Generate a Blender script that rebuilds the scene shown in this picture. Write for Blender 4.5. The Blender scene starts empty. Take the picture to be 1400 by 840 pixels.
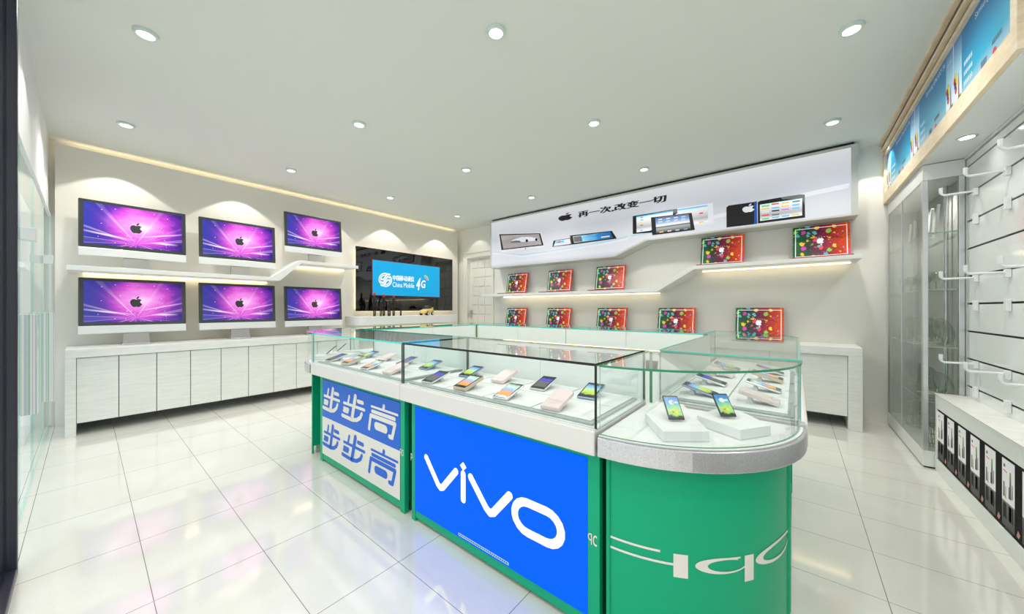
import bpy, math, random
from mathutils import Vector, Matrix
random.seed(4)
C = bpy.context.scene.collection
PI = math.pi

# ------------------------------------------------------------------ camera
FPX, CX, HY, HC = 474.0, 700.0, 422.0, 1.2      # focal length (px), centre, horizon row, eye height
TH = math.atan2(386, 474)
cam = bpy.data.cameras.new('camera'); cam.sensor_width = 36; cam.lens = 36 * FPX / 1400
cam.shift_y = 2 / 1400; cam.clip_start = .02
co = bpy.data.objects.new('camera', cam); C.objects.link(co)
co.location = (0, 0, HC); co.rotation_euler = (PI / 2, 0, TH)
bpy.context.scene.camera = co
def pix(px, py, x=None, y=None, z=None):
    """the point of a world plane that the photo shows at a pixel"""
    s, c = math.sin(TH), math.cos(TH); r = px - CX
    d = (-s * FPX + c * r, c * FPX + s * r, HY - py)
    t = x / d[0] if x is not None else (y / d[1] if y is not None else (z - HC) / d[2])
    return (d[0] * t, d[1] * t, HC + d[2] * t)

# ------------------------------------------------------------------ materials
def lin(c):
    return tuple((v / 12.92 if v <= .04045 else ((v + .055) / 1.055) ** 2.4) for v in c)
def rgb(r, g, b): return lin((r / 255, g / 255, b / 255)) + (1,)
M = {}
def mat(name, col, rough=.5, metal=0, emit=0, ecol=None, spec=.5, coat=0):
    m = bpy.data.materials.new(name); m.use_nodes = True
    b = m.node_tree.nodes['Principled BSDF']
    b.inputs['Base Color'].default_value = col
    b.inputs['Roughness'].default_value = rough; b.inputs['Metallic'].default_value = metal
    b.inputs['Specular IOR Level'].default_value = spec
    if coat: b.inputs['Coat Weight'].default_value = coat; b.inputs['Coat Roughness'].default_value = .03
    if emit:
        b.inputs['Emission Color'].default_value = ecol or col
        b.inputs['Emission Strength'].default_value = emit
    M[name] = m
    return m
class NT:
    """tiny node helper"""
    def __init__(s, m): s.t = m.node_tree; s.n = s.t.nodes; s.b = s.n['Principled BSDF']
    def new(s, ty, **k):
        n = s.n.new(ty)
        for a, v in k.items(): setattr(n, a, v)
        return n
    def link(s, a, b): s.t.links.new(a, b)
    def val(s, sock, v):
        if isinstance(v, (int, float)): sock.default_value = v
        else: s.link(v, sock)
    def math(s, op, a, b=0.0, clamp=False):
        n = s.new('ShaderNodeMath', operation=op); n.use_clamp = clamp
        s.val(n.inputs[0], a); s.val(n.inputs[1], b); return n.outputs[0]
    def xyz(s, out='Object'):
        tc = s.new('ShaderNodeTexCoord'); sp = s.new('ShaderNodeSeparateXYZ')
        s.link(tc.outputs[out], sp.inputs[0]); return tc.outputs[out], sp.outputs
    def ramp(s, fac, stops, interp='LINEAR'):
        r = s.new('ShaderNodeValToRGB'); r.color_ramp.interpolation = interp
        e = r.color_ramp.elements
        while len(e) < len(stops): e.new(.5)
        for i, (p, c) in enumerate(stops): e[i].position = p; e[i].color = c
        s.link(fac, r.inputs[0]); return r.outputs[0]
    def mix(s, fac, a, b, mode='MIX'):
        n = s.new('ShaderNodeMix', data_type='RGBA', blend_type=mode); n.clamp_result = True
        s.val(n.inputs[0], fac)
        for i, v in ((6, a), (7, b)):
            if isinstance(v, tuple): n.inputs[i].default_value = v
            else: s.link(v, n.inputs[i])
        return n.outputs[2]
    def noise(s, vec, scale, detail=2, rough=.5):
        n = s.new('ShaderNodeTexNoise'); s.link(vec, n.inputs['Vector'])
        n.inputs['Scale'].default_value = scale; n.inputs['Detail'].default_value = detail
        n.inputs['Roughness'].default_value = rough; return n.outputs['Fac'], n.outputs['Color']

mat('wall', rgb(232, 231, 224), .7); mat('panel_wall', rgb(234, 231, 222), .6)
mat('ceiling', rgb(222, 225, 219), .8)
mat('white', rgb(236, 238, 236), .35); mat('white_gloss', rgb(232, 237, 235), .12)
mat('white_plain', rgb(228, 230, 229), .5)
mat('band_beige', rgb(220, 218, 213), .35); mat('door_paint', rgb(232, 230, 220), .4)
mat('alu', rgb(205, 208, 208), .3, .85); mat('alu_dark', rgb(150, 150, 146), .4, .5); mat('board_grey', rgb(165, 174, 170), .5); mat('alu_light', rgb(228, 230, 229), .35, .1)
mat('chrome', rgb(220, 222, 222), .08, 1); mat('green', rgb(8, 164, 118), .4, spec=.25)
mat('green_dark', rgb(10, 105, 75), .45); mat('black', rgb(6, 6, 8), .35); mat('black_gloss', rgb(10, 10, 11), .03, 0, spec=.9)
mat('navy_black', rgb(38, 38, 50), .3); mat('groove', rgb(26, 28, 26), .6); mat('grey_back', rgb(95, 96, 93), .5)
mat('bezel', rgb(62, 66, 68), .08); mat('blue_panel', rgb(0, 25, 120), .6, spec=.08, emit=.85, ecol=rgb(0, 102, 250))
mat('logo_white', rgb(250, 250, 248), .4, emit=.3); mat('cream', rgb(222, 221, 212), .5)
mat('bbk_blue', rgb(24, 100, 205), .4, spec=.3); mat('oppo_print', rgb(226, 222, 214), .5)
mat('sign_frame', rgb(205, 206, 200), .5); mat('mint', rgb(236, 243, 239), .14, 0, spec=.8)
mat('edge_dark', rgb(10, 14, 13), .15); mat('edge_cyan', rgb(70, 200, 190), .15, emit=.15); mat('edge_green', rgb(38, 135, 95), .15)
mat('edge_pale', rgb(178, 200, 192), .15)
mat('led', rgb(255, 232, 185), .5, emit=4.5, ecol=rgb(255, 234, 190)); mat('led_cove', rgb(255, 235, 195), .5, emit=3.2, ecol=rgb(255, 236, 200)); mat('led_soft', rgb(255, 235, 195), .5, emit=3.5, ecol=rgb(255, 232, 188))
mat('lamp_lens', (1, 1, 1, 1), .4, emit=9); mat('lamp_rim', rgb(205, 222, 215), .3, .1)
mat('sign_dark', rgb(8, 8, 10), .4); mat('sign_apple', rgb(40, 12, 12), .5); mat('sign_white', rgb(150, 152, 160), .6, emit=.60, ecol=rgb(228, 230, 238))
mat('sign_line', rgb(150, 190, 215), .5, emit=.3)
mat('grey_shade', rgb(120, 122, 125), .5)
mat('pink', rgb(226, 208, 206), .35); mat('pink_side', rgb(205, 165, 160), .4); mat('steel_blue', rgb(150, 170, 200), .25, .4)
mat('silver_body', rgb(215, 217, 215), .25, .3); mat('gold_edge', rgb(205, 192, 170), .3, .3); mat('dark_body', rgb(60, 66, 78), .2, .3)
mat('lap_red', rgb(170, 60, 45), .35); mat('lap_base', rgb(200, 196, 190), .35, .3)
mat('fig_dark', rgb(30, 26, 28), .4); mat('fig_grey', rgb(90, 88, 92), .4, .3); mat('fig_red', rgb(185, 55, 30), .4)
mat('car_yellow', rgb(238, 205, 110), .2, coat=.5); mat('car_glass', rgb(30, 24, 30), .1); mat('tyre', rgb(25, 25, 25), .6); mat('car_red', rgb(140, 35, 35), .5)
mat('wire', rgb(200, 195, 180), .25, .6); mat('rod', rgb(235, 233, 228), .3)
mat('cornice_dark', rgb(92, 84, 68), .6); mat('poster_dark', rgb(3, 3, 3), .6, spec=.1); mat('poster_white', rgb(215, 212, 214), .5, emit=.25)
mat('poster_grey', rgb(70, 70, 72), .5); mat('poster_pink', rgb(205, 130, 125), .5); mat('vial_dark', rgb(50, 52, 56), .4); mat('vial_green', rgb(90, 150, 50), .4); mat('vial_gold', rgb(170, 140, 80), .4)
mat('txt_red', rgb(225, 95, 105), .5); mat('txt_white', rgb(225, 240, 248), .5); mat('txt_grey', rgb(70, 90, 110), .5)
mat('yellow', rgb(250, 215, 40), .5, emit=.3); mat('lime', rgb(190, 215, 60), .5, emit=.3); mat('orange', rgb(250, 160, 60), .5, emit=.3)
mat('balloon_red', rgb(205, 40, 60), .5); mat('balloon_yellow', rgb(225, 215, 40), .5); mat('balloon_blue', rgb(40, 110, 200), .5); mat('grass', rgb(95, 110, 50), .6)
mat('skin_brown', rgb(150, 100, 90), .6); mat('phone_screen_dark', rgb(15, 15, 18), .4, spec=.2)
mat('ipad_icon', rgb(245, 225, 200), .5, emit=.2); mat('icon_green', rgb(80, 200, 90), .5, emit=.3); mat('icon_blue', rgb(80, 180, 230), .5, emit=.3)
mat('icon_yellow', rgb(245, 200, 50), .5, emit=.3); mat('icon_purple', rgb(185, 110, 215), .5, emit=.3); mat('icon_red', rgb(225, 60, 50), .5, emit=.3)
mat('exterior', rgb(190, 192, 192), .7); mat('china_blue', rgb(0, 140, 195), .3, emit=.42, ecol=rgb(0, 165, 225)); mat('blue_rim', rgb(110, 45, 35), .4)

# glass: straight-through tinted sheet with Fresnel mirror on the side facing the ray
def glass(name, tint, ior=1.5, haze=0.0):
    m = bpy.data.materials.new(name); m.use_nodes = True; t = m.node_tree; n = t.nodes; n.clear()
    o = n.new('ShaderNodeOutputMaterial'); tr = n.new('ShaderNodeBsdfTransparent'); gl = n.new('ShaderNodeBsdfGlossy')
    tr.inputs[0].default_value = tint; gl.inputs['Roughness'].default_value = 0.0 + haze
    gl.inputs[0].default_value = (.96, .98, .97, 1)
    fr = n.new('ShaderNodeFresnel'); fr.inputs[0].default_value = ior
    ge = n.new('ShaderNodeNewGeometry'); a = n.new('ShaderNodeMath'); a.operation = 'SUBTRACT'; a.inputs[0].default_value = 1
    t.links.new(ge.outputs['Backfacing'], a.inputs[1])
    b = n.new('ShaderNodeMath'); b.operation = 'MULTIPLY'; t.links.new(fr.outputs[0], b.inputs[0]); t.links.new(a.outputs[0], b.inputs[1])
    mx = n.new('ShaderNodeMixShader'); t.links.new(b.outputs[0], mx.inputs[0]); t.links.new(tr.outputs[0], mx.inputs[1]); t.links.new(gl.outputs[0], mx.inputs[2])
    t.links.new(mx.outputs[0], o.inputs[0]); M[name] = m
glass('glass', (.975, .99, .985, 1)); glass('glass_top', (.98, .99, .985, 1), 1.58); glass('glass_store', (.93, .965, .96, 1), 1.55)
glass('glass_smoke', (.89, .905, .895, 1)); glass('glass_ware', (.80, .83, .81, 1), 2.0, .05)

# floor tiles
def floor_mat():
    m = mat('floor_tiles', rgb(228, 228, 220), .075, spec=.5); k = NT(m); v, s = k.xyz('Object')
    def line(o, off, pitch, w):
        a = k.math('ADD', o, 100 * pitch - off); a = k.math('MODULO', a, pitch)
        return k.math('ADD', k.math('LESS_THAN', a, w), k.math('GREATER_THAN', a, pitch - w))
    g = k.math('ADD', line(s[0], -3.2, .583, .0015), line(s[1], .175, .379, .0013), True)
    f, _ = k.noise(v, 3, 4); f2, _ = k.noise(v, 160, 2)
    base = k.ramp(f, [(.3, rgb(224, 223, 214)), (.7, rgb(232, 232, 225))])
    base = k.mix(.12, base, k.ramp(f2, [(.3, rgb(190, 188, 175)), (.7, rgb(240, 240, 232))]))
    col = k.mix(g, base, rgb(120, 112, 102)); k.link(col, k.b.inputs['Base Color']); k.b.inputs['IOR'].default_value = 2.05
floor_mat()
def grain_mat(name, c1, c2, sc, axis_scale, rough, metal=0):
    m = mat(name, c1, rough, metal); k = NT(m); v, s = k.xyz('Object')
    mp = k.new('ShaderNodeMapping'); k.link(v, mp.inputs[0]); mp.inputs['Scale'].default_value = axis_scale
    f, _ = k.noise(mp.outputs[0], sc, 4, .6); k.link(k.ramp(f, [(.35, c1), (.65, c2)]), k.b.inputs['Base Color'])
grain_mat('white_wood', rgb(224, 226, 222), rgb(235, 236, 233), 5, (1, 1, 14), .4)
grain_mat('marble_top', rgb(228, 228, 223), rgb(240, 239, 234), 2, (1, 9, 1), .25)
grain_mat('light_wood', rgb(222, 202, 168), rgb(238, 222, 194), 4, (1, 2, 7), .5)
grain_mat('brushed', rgb(196, 196, 200), rgb(226, 226, 230), 300, (1, 1, 1), .3, .95)
grain_mat('smoke_board', rgb(176, 178, 173), rgb(188, 189, 184), 5, (1, 1, .3), .6)

# nebula wallpaper: local X across (0..1 in Generated Y), Generated Z up
def nebula():
    m = mat('nebula', (0, 0, 0, 1), .12); k = NT(m); v, s = k.xyz('Generated'); u, w = s[1], s[2]
    dx = k.math('SUBTRACT', u, .55); dz = k.math('SUBTRACT', w, .55)
    r = k.math('SQRT', k.math('ADD', k.math('MULTIPLY', dx, dx), k.math('MULTIPLY', k.math('MULTIPLY', dz, dz), .45)))
    n, _ = k.noise(v, 5, 4)
    r = k.math('ADD', r, k.math('MULTIPLY', k.math('SUBTRACT', n, .5), .22))
    base = k.ramp(r, [(.02, rgb(240, 190, 234)), (.13, rgb(224, 128, 214)), (.27, rgb(190, 66, 188)), (.39, rgb(100, 30, 155)), (.53, rgb(34, 18, 105))])
    blue = k.math('MULTIPLY', k.math('SUBTRACT', .36, u), 2.6, True)
    base = k.mix(blue, base, rgb(44, 48, 150))
    # rays out of a low centre
    ex = k.math('SUBTRACT', u, .50); ez = k.math('SUBTRACT', w, .10)
    ang = k.math('ARCTAN2', ez, ex); cb = k.new('ShaderNodeCombineXYZ'); k.link(ang, cb.inputs[0])
    rn, _ = k.noise(cb.outputs[0], 4.4, 3, .7)
    ray = k.math('MULTIPLY', k.math('SUBTRACT', rn, .53), 6.5, True)
    d = k.math('SQRT', k.math('ADD', k.math('MULTIPLY', ex, ex), k.math('MULTIPLY', ez, ez)))
    ray = k.math('MULTIPLY', ray, k.ramp(d, [(.02, (1, 1, 1, 1)), (.75, (.12, .12, .12, 1))]))
    base = k.mix(ray, base, rgb(244, 214, 240))
    for (cu, cw, sl, wd, ln) in ((.22, .25, -.28, .03, .30), (.80, .17, .0, .035, .16), (.78, .38, .42, .022, .28)):
        a = k.math('SUBTRACT', k.math('SUBTRACT', w, cw), k.math('MULTIPLY', k.math('SUBTRACT', u, cu), sl))
        a = k.math('SUBTRACT', 1, k.math('DIVIDE', k.math('ABSOLUTE', a), wd), True)
        b = k.math('SUBTRACT', 1, k.math('DIVIDE', k.math('ABSOLUTE', k.math('SUBTRACT', u, cu)), ln), True)
        base = k.mix(k.math('MULTIPLY', k.math('MULTIPLY', a, b), .9), base, rgb(250, 225, 245))
    vo = k.new('ShaderNodeTexVoronoi'); vo.inputs['Scale'].default_value = 16; k.link(v, vo.inputs['Vector'])
    st = k.math('LESS_THAN', vo.outputs['Distance'], .10)
    sp = k.new('ShaderNodeSeparateColor'); k.link(vo.outputs['Color'], sp.inputs[0])
    st = k.math('MULTIPLY', st, k.math('GREATER_THAN', sp.outputs[0], .72))
    base = k.mix(st, base, (1, 1, 1, 1))
    k.link(base, k.b.inputs['Base Color']); k.link(base, k.b.inputs['Emission Color']); k.b.inputs['Emission Strength'].default_value = .52
nebula()
def balloons():
    m = mat('balloon_picture', (0, 0, 0, 1), .22); k = NT(m); v, s = k.xyz('Generated'); u, w = s[0], s[2]
    n, nc = k.noise(v, 9, 3)
    uu = k.math('ADD', u, k.math('MULTIPLY', k.math('SUBTRACT', n, .5), .25))
    base = k.ramp(uu, [(.08, rgb(18, 84, 48)), (.3, rgb(38, 45, 40)), (.48, rgb(92, 22, 60)), (.68, rgb(150, 26, 28)), (.95, rgb(205, 62, 22))])
    f2, _ = k.noise(v, 26, 3, .7)
    base = k.mix(k.math('MULTIPLY', k.math('SUBTRACT', f2, .55), 5, True), base, k.ramp(u, [(.2, rgb(50, 150, 70)), (.6, rgb(190, 60, 120)), (.9, rgb(240, 130, 40))]))
    mp = k.new('ShaderNodeMapping'); k.link(v, mp.inputs[0]); mp.inputs['Scale'].default_value = (1, .0, .75)
    ad = k.new('ShaderNodeVectorMath', operation='MULTIPLY_ADD'); _, wc = k.noise(v, 14, 2); k.link(wc, ad.inputs[0]); ad.inputs[1].default_value = (.09, .0, .09); k.link(mp.outputs[0], ad.inputs[2])
    vo = k.new('ShaderNodeTexVoronoi'); vo.inputs['Scale'].default_value = 10; k.link(ad.outputs[0], vo.inputs['Vector'])
    sp = k.new('ShaderNodeSeparateColor'); k.link(vo.outputs['Color'], sp.inputs[0])
    rad = k.math('ADD', .14, k.math('MULTIPLY', sp.outputs[1], .34))
    blob = k.math('LESS_THAN', vo.outputs['Distance'], rad)
    bc = k.ramp(sp.outputs[0], [(0, rgb(225, 190, 45)), (.2, rgb(90, 185, 195)), (.4, rgb(205, 60, 175)), (.55, rgb(225, 75, 90)), (.7, rgb(235, 205, 70)), (.85, rgb(130, 200, 90))], 'CONSTANT')
    base = k.mix(k.math('MULTIPLY', blob, .92), base, bc)
    k.link(base, k.b.inputs['Base Color']); k.link(base, k.b.inputs['Emission Color']); k.b.inputs['Emission Strength'].default_value = .35
balloons()
def grad(name, axis, stops, emit=0, rough=.4, out='Generated', noise=0, lo=None, hi=None, dim=0):
    m = mat(name, (0, 0, 0, 1), rough); k = NT(m); v, s = k.xyz(out); f = s[axis]
    if lo is not None: f = k.math('DIVIDE', k.math('SUBTRACT', f, lo), hi - lo, True)
    if noise:
        n, _ = k.noise(v, noise, 3); f = k.math('ADD', f, k.math('MULTIPLY', k.math('SUBTRACT', n, .5), .5))
    c = k.ramp(f, stops); k.link(k.mix(dim, c, (0, 0, 0, 1)) if dim else c, k.b.inputs['Base Color'])
    if emit: k.link(c, k.b.inputs['Emission Color']); k.b.inputs['Emission Strength'].default_value = emit
grad('sign_face', 2, [(0, rgb(205, 210, 228)), (.08, rgb(228, 230, 236)), (.35, rgb(222, 224, 230)), (.6, rgb(206, 210, 220)), (1, rgb(232, 232, 236))], .55, .6, dim=.6)
grad('sea_screen', 0, [(0, rgb(215, 220, 225)), (.3, rgb(120, 185, 215)), (.65, rgb(25, 125, 190)), (1, rgb(10, 70, 140))], .5, noise=5)
grad('car_screen', 2, [(0, rgb(198, 188, 190)), (.55, rgb(180, 172, 175)), (.8, rgb(205, 196, 200)), (1, rgb(185, 158, 168))], .35, dim=.5)
grad('ipad_screen', 2, [(0, rgb(60, 65, 70)), (.28, rgb(150, 155, 155)), (.36, rgb(70, 55, 50)), (.42, rgb(215, 220, 225)), (.65, rgb(120, 150, 190)), (1, rgb(60, 90, 140))], .4)
grad('home_screen', 2, [(0, rgb(225, 225, 230)), (.3, rgb(160, 160, 165)), (.8, rgb(215, 215, 218)), (1, rgb(190, 225, 232))], .45)
grad('teal_poster', 2, [(0, rgb(175, 195, 205)), (.3, rgb(0, 150, 185)), (.75, rgb(0, 118, 170)), (1, rgb(0, 105, 165))], .12, noise=.8, out='Object', lo=.08, hi=.50)
grad('sky_poster', 2, [(0, rgb(120, 130, 70)), (.15, rgb(210, 225, 232)), (.6, rgb(150, 200, 228)), (1, rgb(25, 100, 175))], .12, out='Object', lo=.08, hi=.50)
grad('poster_mirror', 2, [(0, rgb(8, 8, 8)), (.45, rgb(30, 30, 32)), (1, rgb(105, 105, 108))], 0, out='Object', lo=.11, hi=.235)
P_ = [('screen_lime', [(0, rgb(60, 60, 60)), (.12, rgb(170, 205, 70)), (.45, rgb(205, 220, 110)), (.62, rgb(150, 205, 225)), (.85, rgb(110, 165, 215)), (1, rgb(40, 60, 90))]),
      ('screen_grey', [(0, rgb(95, 100, 95)), (.5, rgb(90, 96, 92)), (.56, rgb(150, 70, 120)), (.64, rgb(50, 60, 190)), (.8, rgb(60, 80, 215)), (.86, rgb(35, 38, 38)), (1, rgb(30, 32, 32))]),
      ('screen_multi', [(0, rgb(230, 150, 90)), (.25, rgb(235, 180, 90)), (.4, rgb(225, 150, 190)), (.55, rgb(110, 190, 225)), (.8, rgb(215, 225, 215)), (1, rgb(120, 190, 130))])]
for nm, st in P_: grad(nm, 1, st, .30, .45, noise=4, dim=.25); M[nm].node_tree.nodes['Principled BSDF'].inputs['Specular IOR Level'].default_value = .15
grad('screen_home', 1, [(0, rgb(20, 20, 20)), (.1, rgb(150, 205, 90)), (.3, rgb(195, 215, 80)), (.5, rgb(110, 195, 170)), (.68, rgb(70, 160, 215)), (1, rgb(45, 110, 190))], .3, .3, noise=3, dim=.3)
def stripes():
    m = mat('reflection_stripes', (1, 1, 1, 1), .15, .2); k = NT(m); v, s = k.xyz('Object')  # coloured stripes painted in place of smeared reflections on the chrome
    cb = k.new('ShaderNodeCombineXYZ'); k.link(k.math('ADD', s[1], k.math('MULTIPLY', s[0], .35)), cb.inputs[0])
    f, c = k.noise(cb.outputs[0], 75, 2, .8)
    k.link(k.ramp(f, [(.3, rgb(80, 110, 110)), (.36, rgb(235, 238, 236)), (.46, rgb(170, 185, 200)), (.5, rgb(250, 246, 238)), (.57, rgb(60, 165, 125)), (.6, rgb(248, 244, 240)), (.68, rgb(240, 238, 235)), (.74, rgb(170, 140, 170))]), k.b.inputs['Base Color'])
stripes()

# ------------------------------------------------------------------ mesh helpers
def wl(o):
    v = Vector((0, 0, 0))
    while o: v += o.location; o = o.parent
    return v
class MB:
    def __init__(s, xf=None): s.v = []; s.f = []; s.mi = []; s.xf = xf
    def add(s, pts, faces, mi=0):
        n = len(s.v)
        for p in pts: s.v.append(tuple(s.xf(p)) if s.xf else tuple(p))
        for k, f in enumerate(faces):
            s.f.append([n + i for i in f]); s.mi.append(mi[k] if isinstance(mi, (list, tuple)) else mi)
        return s
    def box(s, x0, x1, y0, y1, z0, z1, mi=0):
        p = [(x, y, z) for z in (z0, z1) for y in (y0, y1) for x in (x0, x1)]
        return s.add(p, [(0, 2, 3, 1), (4, 5, 7, 6), (0, 1, 5, 4), (2, 6, 7, 3), (0, 4, 6, 2), (1, 3, 7, 5)], mi)
    def poly(s, pts, mi=0): return s.add(pts, [range(len(pts))], mi)
    def prism(s, p2, axis, a, b, mi=0, cap=None):
        """extrude a 2-D outline along axis 0/1/2 from a to b"""
        def mk(q, t):
            q = list(q); q.insert(axis, t); return q
        n = len(p2); pts = [mk(q, a) for q in p2] + [mk(q, b) for q in p2]
        fs = [(i, (i + 1) % n, n + (i + 1) % n, n + i) for i in range(n)]; m_ = [mi] * n
        fs += [tuple(range(n))[::-1], tuple(range(n, 2 * n))]; m_ += [mi if cap is None else cap] * 2
        return s.add(pts, fs, m_)
    def cyl(s, c, r, h, axis=2, n=24, mi=0, r2=None):
        r2 = r if r2 is None else r2; pts = []
        for k, (rr, t) in enumerate(((r, 0), (r2, h))):
            for i in range(n):
                a = 2 * PI * i / n; q = [rr * math.cos(a), rr * math.sin(a)]; q.insert(axis, t)
                pts.append([c[j] + q[j] for j in range(3)])
        fs = [(i, (i + 1) % n, n + (i + 1) % n, n + i) for i in range(n)] + [tuple(range(n))[::-1], tuple(range(n, 2 * n))]
        return s.add(pts, fs, mi)
    def lathe(s, prof, c, n=20, mi=0):
        pts = [(c[0] + r * math.cos(2 * PI * i / n), c[1] + r * math.sin(2 * PI * i / n), c[2] + z) for r, z in prof for i in range(n)]
        fs = [(k * n + i, k * n + (i + 1) % n, (k + 1) * n + (i + 1) % n, (k + 1) * n + i) for k in range(len(prof) - 1) for i in range(n)]
        return s.add(pts, fs, mi)
    def tube(s, path, r, n=10, mi=0, rs=None):
        path = [Vector(p) for p in path]; pts = []; up0 = Vector((0.03, .02, 1))
        for i, p in enumerate(path):
            d = (path[min(i + 1, len(path) - 1)] - path[max(i - 1, 0)]).normalized()
            a = d.cross(up0 if abs(d.dot(up0.normalized())) < .95 else Vector((1, 0, 0))).normalized(); b = d.cross(a)
            rr = rs[i] if rs else r
            pts += [p + a * rr * math.cos(2 * PI * k / n) + b * rr * math.sin(2 * PI * k / n) for k in range(n)]
        fs = [(i * n + k, i * n + (k + 1) % n, (i + 1) * n + (k + 1) % n, (i + 1) * n + k) for i in range(len(path) - 1) for k in range(n)]
        fs += [tuple(range(n))[::-1], tuple(range((len(path) - 1) * n, len(path) * n))]
        return s.add(pts, fs, mi)
    def spread(s, axis, step, m=14):
        """lift overlapping flat print pieces a hair apart so that none are coplanar"""
        v = [list(p) for p in s.v]
        for i, f in enumerate(s.f):
            for j in f: v[j][axis] = s.v[j][axis] + step * (i % m)
        s.v = [tuple(p) for p in v]; return s
    def build(s, name, mats, parent=None, bevel=0, smooth=False, seg=2):
        off = wl(parent) if parent else Vector((0, 0, 0))
        me = bpy.data.meshes.new(name); me.from_pydata([tuple(Vector(p) - off) for p in s.v], [], [list(f) for f in s.f])
        for m in (mats if isinstance(mats, (list, tuple)) else [mats]): me.materials.append(M[m])
        me.polygons.foreach_set('material_index', s.mi)
        if smooth: me.polygons.foreach_set('use_smooth', [True] * len(me.polygons))
        me.update(); o = bpy.data.objects.new(name, me); C.objects.link(o); o.parent = parent
        if bevel:
            b = o.modifiers.new('bevel', 'BEVEL'); b.width = bevel; b.segments = seg; b.limit_method = 'ANGLE'; b.angle_limit = .6
            if smooth: pass
        if smooth:
            try: me.set_sharp_from_angle(angle=.7)
            except Exception: pass
        return o
def tag(o, label=None, cat=None, group=None, kind=None):
    for k, v in (('label', label), ('category', cat), ('group', group), ('kind', kind)):
        if v: o[k] = v
    return o
def thing(name, label, cat, loc=(0, 0, 0), group=None):
    o = bpy.data.objects.new(name, None); C.objects.link(o); o.location = loc; o.empty_display_size = .1
    return tag(o, label, cat, group)
def kids(o): return [c for c in CH.get(o.name, [])]
def copy_tree(o, parent=None):
    c = o.copy(); C.objects.link(c); c.parent = parent
    for ch in list(o.children): copy_tree(ch, c)
    return c
def struct(o): o['kind'] = 'structure'; return o

# 2-D drawing onto any plane: f(u, v) -> (x, y, z)
def disc(mb, f, u, v, r, mi, n=16, sy=1.0):
    mb.poly([f(u + r * math.cos(2 * PI * i / n), v + r * sy * math.sin(2 * PI * i / n)) for i in range(n)], mi)
def stroke(mb, f, pts, w, mi, cap=True):
    for (a, b), (c, d) in zip(pts[:-1], pts[1:]):
        L = math.hypot(c - a, d - b) or 1; nx, ny = -(d - b) / L * w / 2, (c - a) / L * w / 2
        mb.poly([f(a + nx, b + ny), f(a - nx, b - ny), f(c - nx, d - ny), f(c + nx, d + ny)], mi)
    for i, (a, b) in enumerate(pts):
        if cap or 0 < i < len(pts) - 1: disc(mb, f, a, b, w / 2, mi)
_tc = {}
def glyphs(s, bold=0, shear=0):
    if (s, bold, shear) in _tc: return _tc[(s, bold, shear)]
    cu = bpy.data.curves.new('t', 'FONT'); cu.body = s; cu.offset = bold; cu.shear = shear; cu.resolution_u = 3
    o = bpy.data.objects.new('t', cu); C.objects.link(o); dg = bpy.context.evaluated_depsgraph_get(); dg.update()
    me = bpy.data.meshes.new_from_object(o.evaluated_get(dg))
    vs = [(v.co.x, v.co.y) for v in me.vertices]; fs = [tuple(p.vertices) for p in me.polygons]
    bpy.data.objects.remove(o); bpy.data.curves.remove(cu); bpy.data.meshes.remove(me)
    _tc[(s, bold, shear)] = (vs, fs); return vs, fs
def text(mb, f, s, u0, u1, v0, v1, mi, bold=0, shear=0):
    vs, fs = glyphs(s, bold, shear)
    if not vs: return
    ax, bx = min(v[0] for v in vs), max(v[0] for v in vs); ay, by = min(v[1] for v in vs), max(v[1] for v in vs)
    mb.add([f(u0 + (x - ax) / (bx - ax) * (u1 - u0), v0 + (y - ay) / (by - ay) * (v1 - v0)) for x, y in vs], fs, mi)
APPLE = [(0, .62), (.15, .70), (.38, .76), (.6, .70), (.78, .52), (.62, .38), (.54, .2), (.55, 0), (.66, -.18), (.86, -.30), (.74, -.58), (.56, -.84),
         (.36, -.98), (.18, -.96), (0, -.88), (-.18, -.96), (-.36, -.98), (-.56, -.84), (-.76, -.5), (-.88, -.1), (-.86, .28), (-.68, .6), (-.42, .76), (-.18, .70)]
LEAF = [(.02, .82), (.04, 1.04), (.2, 1.28), (.42, 1.38), (.4, 1.12), (.24, .90)]
def apple(mb, f, u, v, su, sv, mi):
    for sh in (APPLE, LEAF): mb.poly([f(u + a * su, v + b * sv) for a, b in sh], mi)

# ------------------------------------------------------------------ room
ZC = 2.926
struct(MB().box(-6.1, 2.2, -3.2, 5.5, -.06, 0).build('floor', 'floor_tiles'))
struct(MB().box(-6.1, 1.1, -.3, 5.5, ZC, ZC + .1).build('ceiling', 'ceiling'))
struct(MB().box(-5.97, -5.87, -.34, 5.4, 0, ZC).build('wall_left', 'wall'))
struct(MB().box(-5.812, -5.79, -.20, 5.20, .0, ZC - .05).build('trim_1', 'panel_wall'))        # feature panel with a light gap above
bk = MB(); bk.box(-5.87, -5.56, 5.276, 5.40, 0, ZC); bk.box(-5.56, -4.78, 5.276, 5.40, 2.30, ZC); bk.box(-4.78, .98, 5.276, 5.40, 0, ZC)
struct(bk.build('wall_back', 'wall'))
struct(MB().box(.98, 1.08, -1.2, 5.40, 0, ZC).build('wall_right', 'wall'))
struct(MB().box(-5.97, -2.72, -.34, -.24, 2.14, ZC).build('wall_front', 'white_plain'))
struct(MB().box(-5.97, -2.72, -.325, -.235, 0.0, .012).build('trim_2', 'white_gloss'))
# cove light behind the feature panel
struct(MB().box(-5.862, -5.835, -.15, 5.15, ZC - .085, ZC - .078).build('trim_3', 'led_cove'))
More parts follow.
